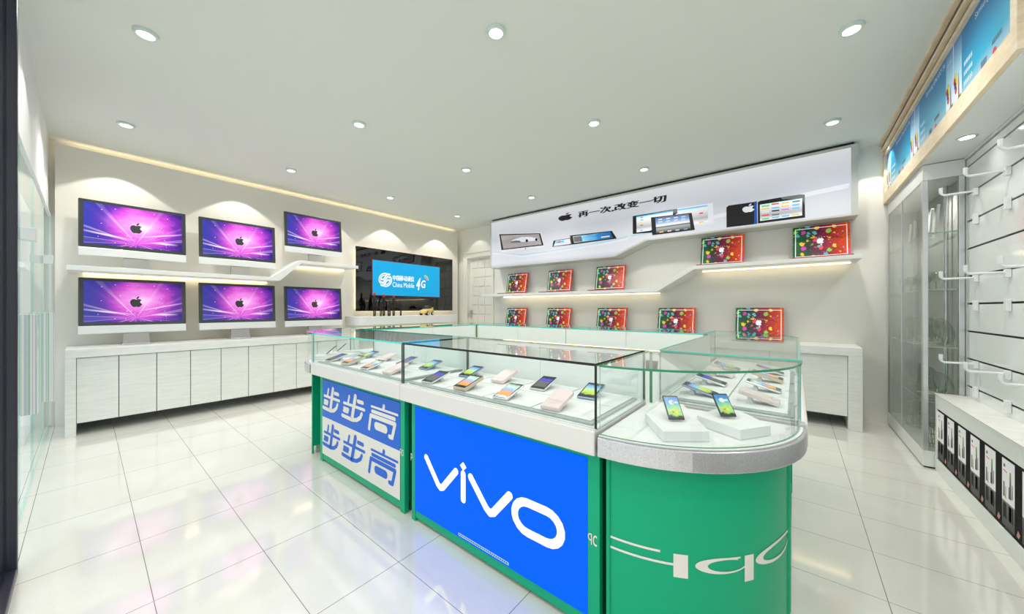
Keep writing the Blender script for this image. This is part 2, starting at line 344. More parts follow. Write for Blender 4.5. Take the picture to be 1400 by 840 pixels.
# shop window at the left
w = bpy.data.objects.new('window_1', None); C.objects.link(w); struct(w)
for x0, x1 in ((-5.79, -4.981), (-4.979, -4.161), (-4.159, -3.366), (-3.364, -2.72)):
    g = MB().box(x0, x1, -.246, -.234, .013, 2.139, [1, 1, 0, 0, 1, 1]); g.build('pane', ['glass_store', 'edge_cyan'], w)
MB().box(-5.79, -2.72, -.255, -.225, 2.125, 2.14).build('head_rail', 'alu_light', w)
# black framed entrance door at the left edge of the view
d2 = bpy.data.objects.new('door_2', None); C.objects.link(d2); struct(d2)
fr = MB(); fr.box(-2.735, -2.70, -.25, -.195, 0, ZC); fr.box(-2.70, -1.2, -.25, -.195, 0.0, .035); fr.box(-2.70, -1.2, -.25, -.195, ZC - .04, ZC)
fr.build('door_frame', 'navy_black', d2, bevel=.004)
MB().box(-2.70, -1.2, -.232, -.222, .035, ZC - .04, [1, 1, 0, 0, 1, 1]).build('pane', ['glass', 'edge_green'], d2)

# back door with coffered leaf
d1 = bpy.data.objects.new('door_1', None); C.objects.link(d1); struct(d1)
f_ = MB(); f_.box(-5.62, -5.53, 5.235, 5.32, 0, 2.38); f_.box(-4.82, -4.76, 5.235, 5.32, 0, 2.38); f_.box(-5.53, -4.82, 5.235, 5.32, 2.29, 2.38)
f_.box(-5.64, -5.61, 5.225, 5.276, 0, 2.41); f_.box(-5.64, -4.76, 5.225, 5.276, 2.38, 2.42)
f_.build('door_frame', 'door_paint', d1, bevel=.006)
lf = MB(); lf.box(-5.53, -4.82, 5.335, 5.37, 0, 2.29)
for i in range(11):
    z0 = .10 + i * .197
    for j in range(3):
        x0 = -5.46 + j * .2 + (.03 if i % 2 else 0); lf.box(x0, x0 + .17, 5.322, 5.335, z0, z0 + .165)
lf.build('door_leaf', 'door_paint', d1, bevel=.006)
h = MB(); h.box(-5.50, -5.46, 5.30, 5.335, 1.0, 1.16); h.tube([(-5.48, 5.30, 1.10), (-5.48, 5.27, 1.10), (-5.47, 5.262, 1.10), (-5.37, 5.262, 1.10)], .009)
h.build('door_handle', 'alu', d1)

# ------------------------------------------------------------------ ceiling downlights
lampL = {}
rows = [((198, 44), 'leftmost of the three largest-looking'), ((679, 41), 'middle one of the three largest-looking'), ((1167, 39), 'rightmost of the three largest-looking'),
        ((174, 170), 'leftmost in the second row from the camera'), ((491, 169), 'second from the left in the second row from the camera'), ((812, 168), 'third from the left in the second row from the camera'), ((1136, 166), 'last in the second row, beside the teal posters'),
        ((398, 232), 'leftmost of three in the third row, over the monitor wall'), ((637, 231), 'middle of three in the third row, left of the lightbox'), ((879, 231), 'rightmost of three in the third row, above the lightbox'),
        ((533, 269), 'small one over the black glass panel'), ((726, 268), 'small one near the left half of the lightbox'), ((625, 295), 'farthest one, in front of the back door')]
gx = [-4.845, -3.146, -1.437, .272]; gy = [.235, 1.607, 2.967, 4.34]
lamp0 = None
for (px, py), lb in rows:
    p = pix(px, py, z=ZC - .012); x = min(gx, key=lambda q: abs(q - p[0])); y = min(gy, key=lambda q: abs(q - p[1]))
    if lamp0 is None:
        t = thing('ceiling_downlight', '', 'ceiling light', (0, 0, 0))
        MB().lathe([(.040, -.016), (.042, -.020), (.056, -.018), (.060, -.008), (.060, 0), (.040, 0), (.040, -.016)], (0, 0, 0), 32).build('rim', 'lamp_rim', t, smooth=True)
        MB().cyl((0, 0, -.014), .040, .010, n=28).build('lens', 'lamp_lens', t)
        lamp0 = t
    else: t = copy_tree(lamp0)
    t.location = (x, y, ZC); tag(t, 'round white ceiling downlight, ' + lb, 'ceiling light', 'ceiling downlights in a grid')
def spot(x, y, z, power, ang=120, blend=.6, col=(1, .97, .92), size=.04, rot=(0, 0, 0)):
    l = bpy.data.lights.new('lamp_and_fill_spot', 'SPOT'); l.energy = power; l.spot_size = math.radians(ang); l.spot_blend = blend; l.color = col; l.shadow_soft_size = size
    o = bpy.data.objects.new('lamp_and_fill_spot', l); C.objects.link(o); o.location = (x, y, z); o.rotation_euler = rot
    return o
for x in gx:
    for y in gy: spot(x, y, ZC - .04, 31, 150, .8, size=.05)
for y in (-1.2,):
    for x in (-1.437, .272): spot(x, y, ZC - .04, 31, 150, .8, size=.05)
for y in (.21, 1.28, 2.36, 3.45, 4.62): spot(-5.50, y, ZC - .03, 15, 96, .12, (1, .95, .86), .015)
for x in (-5.2,): spot(x, 5.02, ZC - .03, 5, 96, .2, (1, .95, .86), .015)
for x in (.63,): spot(x, 5.02, ZC - .03, 15, 82, .15, (1, .96, .88), .015)
for x in (-4.9, -3.6): spot(x, .06, ZC - .03, 9, 96, .12, (1, .97, .92), .015)

# ------------------------------------------------------------------ monitors
def make_monitor():
    t = thing('desktop_monitor', '', 'computer'); tl = math.radians(4)
    def xf(p): # tilt the head back about its lower edge
        x, y, z = p; z -= .12; return (x * math.cos(tl) - z * math.sin(tl), y, .12 + x * math.sin(tl) + z * math.cos(tl))
    W = .395
    MB(xf).box(.0, .03, -W, W, .205, .695).build('bezel', 'bezel', t, bevel=.008)
    MB(xf).box(-.005, .032, -W, W, .12, .204).build('chin', 'alu_light', t, bevel=.006)
    b = MB(xf); b.prism([(-.006, .14), (-.045, .30), (-.045, .52), (-.002, .68), (-.002, .14)], 1, -W + .02, W - .02); b.build('back_shell', 'alu_light', t, bevel=.01)
    s = MB(xf).box(.0302, .0315, -W + .035, W - .035, .238, .663).build('screen', 'nebula', t)
    lg = MB(xf); F = lambda u, v: (.0322, u, v); apple(lg, F, .0, .445, .052, .05, 0); 
    apple(lg, lambda u, v: (.0326, u, v), .0, .445, .045, .043, 1)
    lg.build('logo', ['black', 'bezel'], s)
    n = MB(); n.add([(.012, -.088, .16), (.012, .088, .16), (.055, .10, .012), (.055, -.10, .012), (-.03, -.088, .16), (-.03, .088, .16), (.035, .10, .012), (.035, -.10, .012)],
                    [(0, 1, 2, 3), (5, 4, 7, 6), (0, 4, 5, 1), (1, 5, 6, 2), (2, 6, 7, 3), (3, 7, 4, 0)]); n.build('stand', 'alu_dark', t)
    MB().box(-.12, .085, -.11, .11, 0, .012).build('foot', 'alu', t, bevel=.003)
    return t
mon = make_monitor()
ML = ['upper left, on the low part of the shelf', 'upper middle, beside the bend of the shelf', 'highest one, on the raised shelf end',
      'lower left, on the long cabinet', 'lower middle, on the long cabinet', 'lower right, nearest the black glass panel']
for i, (y, z) in enumerate(((.343, 1.616), (1.247, 1.616), (2.148, 1.875), (.343, .818), (1.247, .818), (2.148, .818))):
    t = mon if i == 0 else copy_tree(mon); t.location = (-5.54, y, z)
    tag(t, 'silver desktop monitor with purple nebula wallpaper, ' + ML[i], 'computer', 'desktop computers on the left wall')

# shelf A
t = thing('wall_shelf', 'white floating shelf with a stepped bend between the two rows of monitors', 'shelf', (-5.57, 1.3, 1.6))
MB().prism([(-.12, 1.568), (1.64, 1.570), (1.90, 1.830), (2.72, 1.830), (2.72, 1.874), (1.885, 1.874), (1.545, 1.615), (-.12, 1.615)], 0, -5.789, -5.35).build('shelf_board', 'white', t, bevel=.003)
MB().box(-5.76, -5.748, -.02, 1.60, 1.556, 1.567).build('light_strip', 'led', t)
MB().box(-5.76, -5.748, 1.95, 2.68, 1.818, 1.829).build('light_strip', 'led', t)
# cabinet A
t = thing('wall_cabinet', 'long white wood cabinet on end panels standing under the monitors', 'cabinet', (-5.5, 1.27, 0))
c = MB(); c.box(-5.785, -5.22, -.125, 2.665, .734, .816); c.build('top', 'white_wood', t, bevel=.003)
MB().box(-5.785, -5.22, -.125, -.060, 0, .734).build('side_panel', 'white_wood', t, bevel=.003)
MB().box(-5.785, -5.22, 2.60, 2.665, 0, .734).build('side_panel', 'white_wood', t, bevel=.003)
MB().box(-5.785, -5.262, -.06, 2.60, .12, .734).build('carcass', 'grey_shade', t)
for i in range(10):
    y0 = -.060 + i * .266; MB().box(-5.262, -5.242, y0 + .003, y0 + .263, .114, .728).build('door', 'white_wood', t, bevel=.002)

# black glass panel with blue screen
t = thing('wall_display_panel', 'large glossy black glass wall panel around a lit blue telecom screen', 'display panel', (-5.73, 3.93, 1.7))
MB().box(-5.745, -5.72, 2.867, 4.99, 1.155, 2.255).build('glass_panel', 'black_gloss', t, bevel=.002)
MB().box(-5.789, -5.746, 2.97, 4.89, 1.26, 2.15).build('backing', 'grey_back', t)
MB().box(-5.785, -5.765, 2.90, 4.96, 1.175, 1.185).build('light_strip', 'led', t)
MB().box(-5.785, -5.765, 2.90, 4.96, 2.225, 2.235).build('light_strip', 'led_soft', t)
MB().box(-5.785, -5.765, 2.885, 2.895, 1.2, 2.2).build('light_strip', 'led_soft', t)
MB().box(-5.72, -5.712, 3.145, 4.64, 1.425, 2.062, 0).build('screen_rim', 'blue_rim', t)
s = MB().box(-5.712, -5.708, 3.157, 4.628, 1.437, 2.05).build('screen', 'china_blue', t)
lg = MB(); F = lambda u, v: (-5.7065, u, v)
def U(a): return 3.157 + (a - 115) / (1280 - 115) * 1.471      # screen print laid out across the face
cu_, cv_ = 3.40, 1.715
for k, (ru, rv, mi) in enumerate(((.130, .125, 0), (.112, .107, 1), (.098, .093, 0), (.082, .078, 1))):
    lg.poly([(-5.7065 + k * .0002, cu_ + ru * math.cos(2 * PI * i / 40), cv_ + rv * math.sin(2 * PI * i / 40)) for i in range(40)], mi)
F2 = lambda u, v: (-5.7055, u, v)
for o_ in (-.055, 0, .055):
    stroke(lg, F2, [(cu_ - .085, cv_ - .045 + o_), (cu_ - .045, cv_ - .055 + o_), (cu_ + .0, cv_ + o_ + .005), (cu_ + .04, cv_ + .055 + o_), (cu_ + .085, cv_ + .05 + o_)], .022, 0)
for o_ in (-.028, .028):
    stroke(lg, lambda u, v: (-5.7050, u, v), [(cu_ - .10, cv_ - .045 + o_), (cu_ - .045, cv_ - .055 + o_), (cu_ + .0, cv_ + o_ + .005), (cu_ + .04, cv_ + .055 + o_), (cu_ + .10, cv_ + .05 + o_)], .012, 1)
for k_ in range(2): text(lg, lambda u, v: (-5.7065 + k_ * .0004, u, v), '中国移动通信', 3.545 + k_ * .004, 4.004 + k_ * .004, 1.715, 1.815, 0)
text(lg, F, 'China Mobile', 3.545, 4.01, 1.595, 1.685, 0)
text(lg, F, '4', 4.055, 4.155, 1.56, 1.80, 0, bold=.02, shear=.3)
text(lg, F, 'G', 4.17, 4.275, 1.605, 1.76, 0, bold=.02, shear=.15)
for r_, mi in ((.055, 2), (.09, 3)):
    stroke(lg, F, [(4.255 + r_ * math.sin(a), 1.765 + r_ * math.cos(a)) for a in (-.1, .25, .6, .95, 1.3, 1.6)], .02, mi, False)
lg.build('logo', ['logo_white', 'china_blue', 'orange', 'lime'], s)

# floating ledge below with rounded end
t_led = thing('wall_ledge', 'thick white floating ledge with a rounded left end under the black glass panel', 'shelf', (-5.57, 3.8, .92))
o = [(-5.789, 2.72), (-5.50, 2.72)] + [(-5.50 + .15 * math.sin(a), 2.87 - .15 * math.cos(a)) for a in [i * PI / 16 for i in range(1, 9)]] + [(-5.35, 4.70)] + [(-5.42 + .07 * math.cos(a), 4.73 + .07 * math.sin(a)) for a in [i * PI / 8 for i in range(1, 5)]] + [(-5.789, 4.80)]
MB().prism(o, 2, .925, 1.07).build('board', 'white_plain', t_led, bevel=.004)
# figurines
def figurine(i, y, x, hgt, red, lab):
    t = thing('figurine', lab, 'figurine', (x, y, 1.0705), 'slender figurines on the ledge'); s = hgt / .43
    b = MB(); b.cyl((x, y, 1.0705), .022 * s, .008, n=12)
    for sd in (-1, 1):
        b.tube([(x, y + sd * .012 * s, 1.078), (x + .004, y + sd * .016 * s, 1.078 + .09 * s), (x, y + sd * .008 * s, 1.078 + .18 * s)], .012 * s, 6)
    b.tube([(x, y, 1.078 + .165 * s), (x, y, 1.078 + .22 * s), (x, y, 1.078 + .29 * s), (x, y, 1.078 + .33 * s)], .01, 8, rs=[.025 * s, .018 * s, .030 * s, .012 * s])
    for sd in (-1, 1):
        b.tube([(x, y + sd * .02 * s, 1.078 + .29 * s), (x + .01, y + sd * .034 * s, 1.078 + .22 * s), (x + .02, y + sd * .018 * s, 1.078 + .17 * s)], .009 * s, 6)
    b.build('body', ['fig_dark', 'fig_grey'], t, smooth=True)
    hz = 1.078 + .345 * s
    MB().lathe([(.0, -.022 * s), (.017 * s, -.012 * s), (.020 * s, .004 * s), (.012 * s, .02 * s), (0, .024 * s)], (x, y, hz), 10).build('head', 'fig_grey', t, smooth=True)
    MB().lathe([(.019 * s, .008 * s), (.017 * s, .03 * s), (.008 * s, .055 * s), (0, .06 * s)], (x, y, hz), 10).build('hat', 'fig_red' if red else 'fig_dark', t, smooth=True)
FG = [(3.075, -5.50, .43, 1, 'tallest dark figurine with a red cap, first from the left on the ledge'), (3.245, -5.50, .41, 1, 'tall dark figurine with a red cap, second red-capped one from the left'),
      (3.435, -5.50, .40, 1, 'tall dark figurine with a red cap, rightmost of the red-capped ones'), (3.565, -5.48, .29, 0, 'short black figurine standing alone between the group and the toy car'),
      (3.335, -5.46, .34, 0, 'mid-height black figurine between the second and third red-capped ones'), (3.155, -5.44, .30, 0, 'short black figurine between the first and second red-capped ones'), (3.27, -5.40, .26, 0, 'small black figurine in front of the figurine group')]
for i, a in enumerate(FG): figurine(i, *a)
# toy car (nose towards -y, turned a little to the room)
t = thing('toy_car', 'small yellow toy sports car parked on the white ledge', 'toy car', (0, 0, 0))
pr = [(-.155, .035), (-.153, .07), (-.13, .10), (-.06, .122), (.09, .13), (.142, .122), (.15, .08), (.145, .035)]
MB().prism(pr, 0, -.068, .068).build('body', 'car_yellow', t, bevel=.014, smooth=True)
MB().add([(-.058, -.06, .118), (.058, -.06, .118), (.06, .10, .126), (-.06, .10, .126), (-.044, -.01, .180), (.044, -.01, .180), (.044, .05, .182), (-.044, .05, .182)],
         [(0, 1, 5, 4), (1, 2, 6, 5), (2, 3, 7, 6), (3, 0, 4, 7), (4, 5, 6, 7), (3, 2, 1, 0)], [1, 1, 1, 1, 0, 0]).build('cabin', ['car_yellow', 'car_glass'], t, bevel=.004)
MB().box(-.05, .05, .0, .05, .12, .14).build('seat', 'car_red', t)
MB().box(-.06, .06, .13, .14, .125, .150).build('spoiler', 'car_yellow', t, bevel=.002)
for sx in (-1, 1):
    for yy in (-.095, .09):
        wb = MB(); wb.cyl((sx * .068 - .012, yy, .037), .037, .024, 0, 18, 0); wb.cyl((sx * .068 + (.012 if sx > 0 else -.015), yy, .037), .024, .003, 0, 12, 1)
        wb.build('wheel', ['tyre', 'alu_light'], t)
    MB().cyl((sx * .045, -.152, .085), .016, -.008, 1, 12).build('headlight', 'alu_light', t)
t.location = (-5.47, 4.13, 1.0705); t.rotation_euler = (0, 0, math.radians(24))

# ------------------------------------------------------------------ back wall: lightbox sign
YS = 5.0
t = thing('lightbox_sign', 'long white lit sign box with device pictures and black characters high on the back wall', 'sign', (-2.05, 5.1, 2.4))
top = 2.895
out = [(-4.61, 1.985), (-2.085, 1.972), (-1.615, 2.158), (.508, 2.160), (.508, top), (-4.61, top)]
inn = [(-4.585, 2.005), (-2.095, 1.995), (-1.635, 2.178), (.455, 2.180), (.455, 2.868), (-4.585, 2.868)]
MB().prism(out, 1, YS, 5.276).build('box', 'sign_frame', t)
fr = MB()
for i in range(6):
    a, b, c_, d_ = out[i], out[(i + 1) % 6], inn[(i + 1) % 6], inn[i]
    fr.add([(a[0], YS - .012, a[1]), (b[0], YS - .012, b[1]), (c_[0], YS - .012, c_[1]), (d_[0], YS - .012, d_[1]),
            (a[0], YS - .0005, a[1]), (b[0], YS - .0005, b[1]), (c_[0], YS - .0005, c_[1]), (d_[0], YS - .0005, d_[1])],
           [(0, 1, 2, 3), (0, 4, 5, 1), (2, 6, 7, 3)])
fr.build('frame', 'sign_frame', t)
MB().box(-4.58, .48, 5.02, 5.27, top, ZC).build('shadow_gap_strip', 'black', t)  # black strip put in for the shadow gap above the sign box
fc = MB().poly([(x, YS - .002, z) for x, z in inn]).build('lit_face', 'sign_face', t)
def S(px, py, d=0): q = pix(px, py, y=YS - .004 - d); return (q[0], q[2])
def sp(mb, pts, mi, lay=0):
    mb.poly([(S(a, b)[0], YS - .004 - lay * .0006, S(a, b)[1]) for a, b in pts], mi)
pic = MB(); PM = ['sign_dark', 'sign_apple', 'sign_white', 'sign_line', 'grey_shade', 'car_screen', 'sea_screen', 'ipad_screen', 'home_screen', 'ipad_icon', 'icon_green', 'icon_blue', 'icon_yellow', 'icon_purple', 'icon_red', 'bbk_blue']
z8 = lambda a, b: (670 + a / 7.368, 290 + b / 7.368)
def Z(*p): return [z8(*q) for q in p]
# swoosh lines of the backdrop
def band(pts, w, mi, lay):
    q = [S(*p) for p in pts]
    for (a, b), (c_, d_) in zip(q[:-1], q[1:]):
        pic.poly([(a, YS - .004 - lay * .0006, b), (c_, YS - .004 - lay * .0006, d_), (c_, YS - .004 - lay * .0006, d_ - w), (a, YS - .004 - lay * .0006, b - w)], mi)
band([z8(25, 400), z8(150, 420), z8(330, 428), z8(600, 395), z8(1000, 330), z8(1300, 265), z8(1390, 240)], .012, 3, 0)
band([z8(25, 408), z8(330, 440), z8(700, 385), z8(1100, 318), z8(1395, 262)], .03, 2, 1)
band([(862, 322), (900, 316), (960, 300), (1000, 291), (1080, 271), (1161, 254)], .014, 3, 0)
band([(960, 298), (1000, 289), (1080, 268), (1161, 250.5)], .05, 2, 1)
# desktop monitor with a car
sp(pic, Z((82, 216), (515, 208), (548, 350), (110, 410)), 2, 2); sp(pic, Z((92, 224), (506, 214), (540, 336), (115, 384)), 0, 3)
def sub(mat_, mb_pts, nm):   # gradient pictures are their own part so that the gradient spans them
    q = MB(); q.poly([(S(a, b)[0], YS - .0075, S(a, b)[1]) for a, b in mb_pts]); return q.build(nm, mat_, t)
sub('car_screen', Z((108, 235), (494, 223), (522, 328), (135, 372)), 'picture')
sp(pic, Z((205, 300), (240, 278), (320, 252), (390, 250), (480, 262), (486, 288), (400, 296), (215, 312)), 2, 7)
sp(pic, Z((208, 298), (262, 288), (300, 290), (318, 306), (212, 312)), 4, 8)
for q in ((372, 290), (468, 278)): sp(pic, [z8(q[0] + 13 * math.cos(a * PI / 6), q[1] + 15 * math.sin(a * PI / 6)) for a in range(12)], 0, 9)
sp(pic, [z8(357 + 6 * math.cos(a * PI / 4), 371 + 6 * math.sin(a * PI / 4)) for a in range(8)], 0, 4)
# two notebooks
sp(pic, Z((640, 290), (810, 262), (820, 330), (628, 352)), 0, 3); sp(pic, Z((662, 292), (806, 268), (814, 322), (640, 346)), 2, 4)
sp(pic, Z((665, 296), (750, 285), (745, 308), (655, 318)), 11, 5); sp(pic, Z((690, 296), (715, 292), (705, 310), (682, 312)), 14, 6)
sp(pic, Z((806, 238), (1228, 190), (1278, 268), (822, 330)), 0, 5)
sub('sea_screen', Z((835, 248), (1210, 200), (1240, 262), (848, 312)), 'picture')
sp(pic, Z((838, 252), (918, 242), (935, 296), (850, 306)), 4, 8); sp(pic, Z((1118, 250), (1205, 238), (1208, 250), (1120, 262)), 9, 8)
# three tablets
z6 = lambda a, b: (860 + a / 11.667, 270 + b / 11.667)
def Y6(*p): return [z6(*q) for q in p]
sp(pic, Y6((690, 185), (1340, 85), (1350, 420), (700, 500)), 2, 2)
sub('home_screen', Y6((780, 215), (1255, 130), (1262, 395), (800, 460)), 'picture')
sp(pic, Y6((780, 195), (1255, 125), (1255, 142), (780, 212)), 11, 8); sp(pic, Y6((1120, 250), (1180, 240), (1180, 262), (1120, 270)), 14, 8); sp(pic, Y6((1115, 395), (1195, 382), (1195, 402), (1115, 414)), 12, 8)
sp(pic, Y6((60, 300), (370, 250), (770, 180), (770, 250), (390, 560), (60, 585)), 0, 3)
sp(pic, Y6((380, 258), (770, 182), (770, 240), (380, 300)), 4, 4)
sub('home_screen', Y6((118, 318), (700, 222), (700, 300), (345, 530), (122, 560)), 'picture')
sp(pic, Y6((118, 306), (700, 212), (700, 228), (118, 322)), 11, 8)
for a, b, m_ in ((205, 320, 14), (330, 305, 9), (470, 282, 9), (600, 262, 9), (210, 362, 11), (205, 405, 12), (205, 445, 4), (200, 530, 11)):
    sp(pic, Y6((a - 24, b - 2), (a + 22, b - 10), (a + 22, b + 4), (a - 24, b + 12)), m_, 8)
sp(pic, Y6((350, 322), (1000, 248), (1052, 520), (372, 605)), 0, 9)
q = MB(); q.poly([(S(a, b)[0], YS - .0100, S(a, b)[1]) for a, b in Y6((420, 330), (955, 268), (985, 498), (440, 572))]); q.build('picture', 'ipad_screen', t)
for i, a in enumerate((500, 628, 750, 870)):
    for j in range(3 if i == 3 else 2):
        b = 352 - i * 15 + j * 38; sp(pic, Y6((a - 32, b), (a + 30, b - 10), (a + 30, b + 4), (a - 32, b + 14)), [9, 9, 2, 2][i] if j == 0 else 2, 12)
for a, b, m_ in ((520, 552, 12), (648, 535, 9), (775, 520, 2), (905, 505, 11)): sp(pic, Y6((a - 32, b), (a + 30, b - 9), (a + 30, b + 6), (a - 32, b + 14)), m_, 12)
# two phones
z7 = lambda a, b: (990 + a / 11.667, 260 + b / 11.667)
def Y7(*p): return [z7(*q) for q in p]
sp(pic, Y7((36, 280), (70, 248), (480, 190), (520, 178), (530, 540), (38, 598)), 0, 2); sp(pic, Y7((478, 196), (524, 184), (526, 540), (480, 544)), 15, 3)
a0 = S(*z7(390, 300)); apple(pic, lambda u, v: (u, YS - .0075, v), a0[0], a0[1], .07, .042, 2)
sp(pic, Y7((536, 200), (570, 175), (900, 118), (1210, 70), (1285, 75), (1292, 440), (538, 535)), 0, 5); sp(pic, Y7((900, 118), (1210, 72), (1280, 76), (1282, 240), (1250, 140), (930, 150)), 4, 5.5)
sub('home_screen', Y7((570, 235), (1248, 130), (1245, 405), (575, 495)), 'picture')
IC = [(660, 255, 10), (815, 222, 14), (975, 205, 12), (1150, 180, 4), (660, 300, 12), (820, 283, 11), (975, 255, 12), (1145, 235, 11), (660, 350, 2), (820, 330, 0), (975, 308, 13), (1145, 288, 11), (660, 402, 14), (820, 392, 4), (660, 460, 10), (820, 435, 11), (980, 415, 11), (1140, 395, 12)]
for a, b, m_ in IC: sp(pic, Y7((a - 60, b - 2), (a + 60, b - 16), (a + 60, b + 4), (a - 60, b + 18)), m_, 8)
# heading
F = lambda u, v: (u, YS - .0050, v)
apple(pic, F, -2.93, 2.705, .155, .052, 1)
for k_ in range(4): text(pic, lambda u, v: (u, YS - .0050 - k_ * .0003, v), '再一次,改变一切', -2.70 + k_ * .007, -1.37 + k_ * .007, 2.655 + (k_ % 2) * .003, 2.755 + (k_ % 2) * .003, 0)
pic.build('print', PM, fc)

# ------------------------------------------------------------------ back wall shelf and cabinet
t = thing('wall_shelf', 'long white shelf rising in one step to the right, under the lit sign', 'shelf', (-2.1, 5.07, 1.6))
MB().prism([(-4.74, 1.430), (-1.44, 1.425), (-.985, 1.698), (.525, 1.700), (.525, 1.743), (-1.02, 1.743), (-1.47, 1.470), (-4.74, 1.475)], 1, 4.87, 5.275).build('shelf_board', 'white', t, bevel=.003)
MB().box(-4.45, -1.50, 5.20, 5.212, 1.416, 1.426).build('light_strip', 'led', t)
MB().box(-.95, .47, 5.20, 5.212, 1.688, 1.699).build('light_strip', 'led', t)
t = thing('wall_cabinet', 'long white wood cabinet below the laptops along the back wall', 'cabinet', (-2.0, 5.0, 0))
MB().box(-4.70, .515, 4.745, 5.275, .732, .813).build('top', 'white_wood', t, bevel=.003)
MB().box(.413, .515, 4.745, 5.275, 0, .732).build('side_panel', 'white_wood', t, bevel=.003)
MB().box(-4.70, -4.60, 4.745, 5.275, 0, .732).build('side_panel', 'white_wood', t, bevel=.003)
MB().box(-4.60, .413, 4.80, 5.275, .13, .732).build('carcass', 'grey_shade', t)
for i in range(8):
    x0 = -4.60 + i * .6266; MB().box(x0 + .003, x0 + .6236, 4.78, 4.80, .125, .728).build('door', 'white_wood', t, bevel=.002)

# laptops
def make_laptop():
    t = thing('laptop', '', 'laptop'); W = .24
    MB().box(-W, W, -.25, .0, 0, .012, [1, 2, 0, 0, 0, 0]).build('base', ['lap_red', 'lap_red', 'lap_base'], t, bevel=.002)
    MB().box(-.19, .19, -.15, -.03, .0122, .0145).build('keyboard', 'grey_shade', t)
    MB().box(-.06, .06, -.235, -.165, .0122, .0135).build('touchpad', 'lap_base', t)
    tl = math.radians(12)
    def xf(p): x, y, z = p; return (x, y * math.cos(tl) + z * math.sin(tl), .012 + z * math.cos(tl) - y * math.sin(tl))
    MB(xf).box(-W, W, 0, .012, 0, .392).build('lid', 'lap_red', t, bevel=.003)
    s = MB(xf).box(-W + .001, W - .001, -.002, 0, .003, .389).build('screen', 'balloon_picture', t)
    p = MB(xf); a, b, z0, z1, w_ = -W + .022, W - .022, .027, .365, .007
    for q in ((a, b, z0, z0 + w_), (a, b, z1 - w_, z1), (a, a + w_, z0, z1), (b - w_, b, z0, z1)): p.box(q[0], q[1], -.0032, -.0021, q[2], q[3])
    apple(p, lambda u, v: (u, -.0035, v), 0, .20, .034, -.036, 0)
    text(p, lambda u, v: (u, -.0035, v), 'BOKEH BALLS'[:0] or '- - - - - -', -.06, .06, .246, .250, 0)
    p.build('screen_print', 'logo_white', s)
    return t
lap = make_laptop()
od = ['leftmost', 'second from the left', 'middle one', 'fourth from the left', 'rightmost']
n = 0
for row, zt, xs in (('lower', .8135, (-4.115, -3.175, -2.215, -1.275, -.335)), ('upper', None, (-4.09, -3.15, -2.235, -.725, .225))):
    for i, x in enumerate(xs):
        z = zt or (1.4755 if x < -1.4 else 1.7435)
        l = lap if n == 0 else copy_tree(lap); n += 1; l.location = (x, 5.125, z)
        tag(l, 'laptop with colourful balloon wallpaper, %s in the %s' % (od[i], 'lower row on the cabinet' if row == 'lower' else 'upper row on the shelf'), 'laptop', 'laptops along the back wall')

# ------------------------------------------------------------------ display counters
def rot_to(t, loc, deg): t.location = loc; t.rotation_euler = (0, 0, math.radians(deg))
def make_counter(L, label, mi_edge, st=None):
    """straight glass counter in local space: front along +x at y=0, depth .52"""
    t = thing('display_counter', label, 'counter', (0, 0, 0), 'glass display counters of the island')
    D = .52; a0, a1, c0, c1 = st or (.05, .09, L - .09, L - .05)
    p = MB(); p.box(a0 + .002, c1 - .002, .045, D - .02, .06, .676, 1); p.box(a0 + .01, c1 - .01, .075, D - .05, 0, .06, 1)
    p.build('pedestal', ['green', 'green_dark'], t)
    f = MB()
    f.box(a0, a1, .03, .06, 0, .676); f.box(c0, c1, .03, .06, 0, .676); f.box(a1, c0, .033, .055, .018, .066); f.box(a1, c0, .033, .055, .645, .676)
    f.build('panel_frame', 'green', t, bevel=.003)
    MB().box(.0015, L - .0015, -.02, D, .680, .769).build('deck', 'band_beige', t, bevel=.006)
    MB().box(.004, L - .004, -.010, D - .01, .7695, .772).build('deck_surface', 'white_plain', t)
    g = 'glass'
    MB().box(.0105, L - .0105, 0, .007, .7725, .995, [2, 1, 0, 0, 1, 1]).build('front_glass', [g, mi_edge, 'edge_pale'], t)
    MB().box(.004, L - .004, -.004, D - .002, .9955, 1.005, [0, 0, 1, 1, 1, 1]).build('top_glass', ['glass_top', mi_edge], t)
    for k, x in ((0, .001), (1, L - .010)):
        MB().box(x, x + .009, .0, D - .012, .7725, .995, [2, 2, 1, 1, 0, 0]).build('side_glass', [g, 'edge_dark', 'edge_pale'], t)
    for k in range(2):
        a, b = .003 + k * (L / 2), L / 2 + k * (L / 2) - .001
        MB().box(a, b, D - .008, D, .10, .994).build('sliding_door', 'mint', t, bevel=.001)
    return t
CL = {}
A1 = make_counter(1.235, 'glass display counter over the blue and cream panel with large characters', 'edge_cyan', (.057, .104, 1.167, 1.21)); rot_to(A1, (-2.97, 1.14, 0), 0)
A2 = make_counter(1.195, 'glass display counter over the plain bright blue panel with a white wordmark', 'edge_dark', (.045, .078, 1.142, 1.19)); rot_to(A2, (-1.735, 1.14, 0), 0)
R1 = make_counter(1.28, 'glass display counter along the right side of the island', 'edge_cyan'); rot_to(R1, (.02, 1.70, 0), 90)
B1 = make_counter(1.215, 'glass display counter in the far side of the island, its right half', 'edge_cyan'); rot_to(B1, (-.54, 3.52, 0), 180)
B2 = make_counter(1.215, 'glass display counter in the far side of the island, its left half', 'edge_cyan'); rot_to(B2, (-1.757, 3.52, 0), 180)
L1 = make_counter(1.28, 'glass display counter along the left side of the island', 'edge_cyan'); rot_to(L1, (-3.52, 2.98, 0), -90)
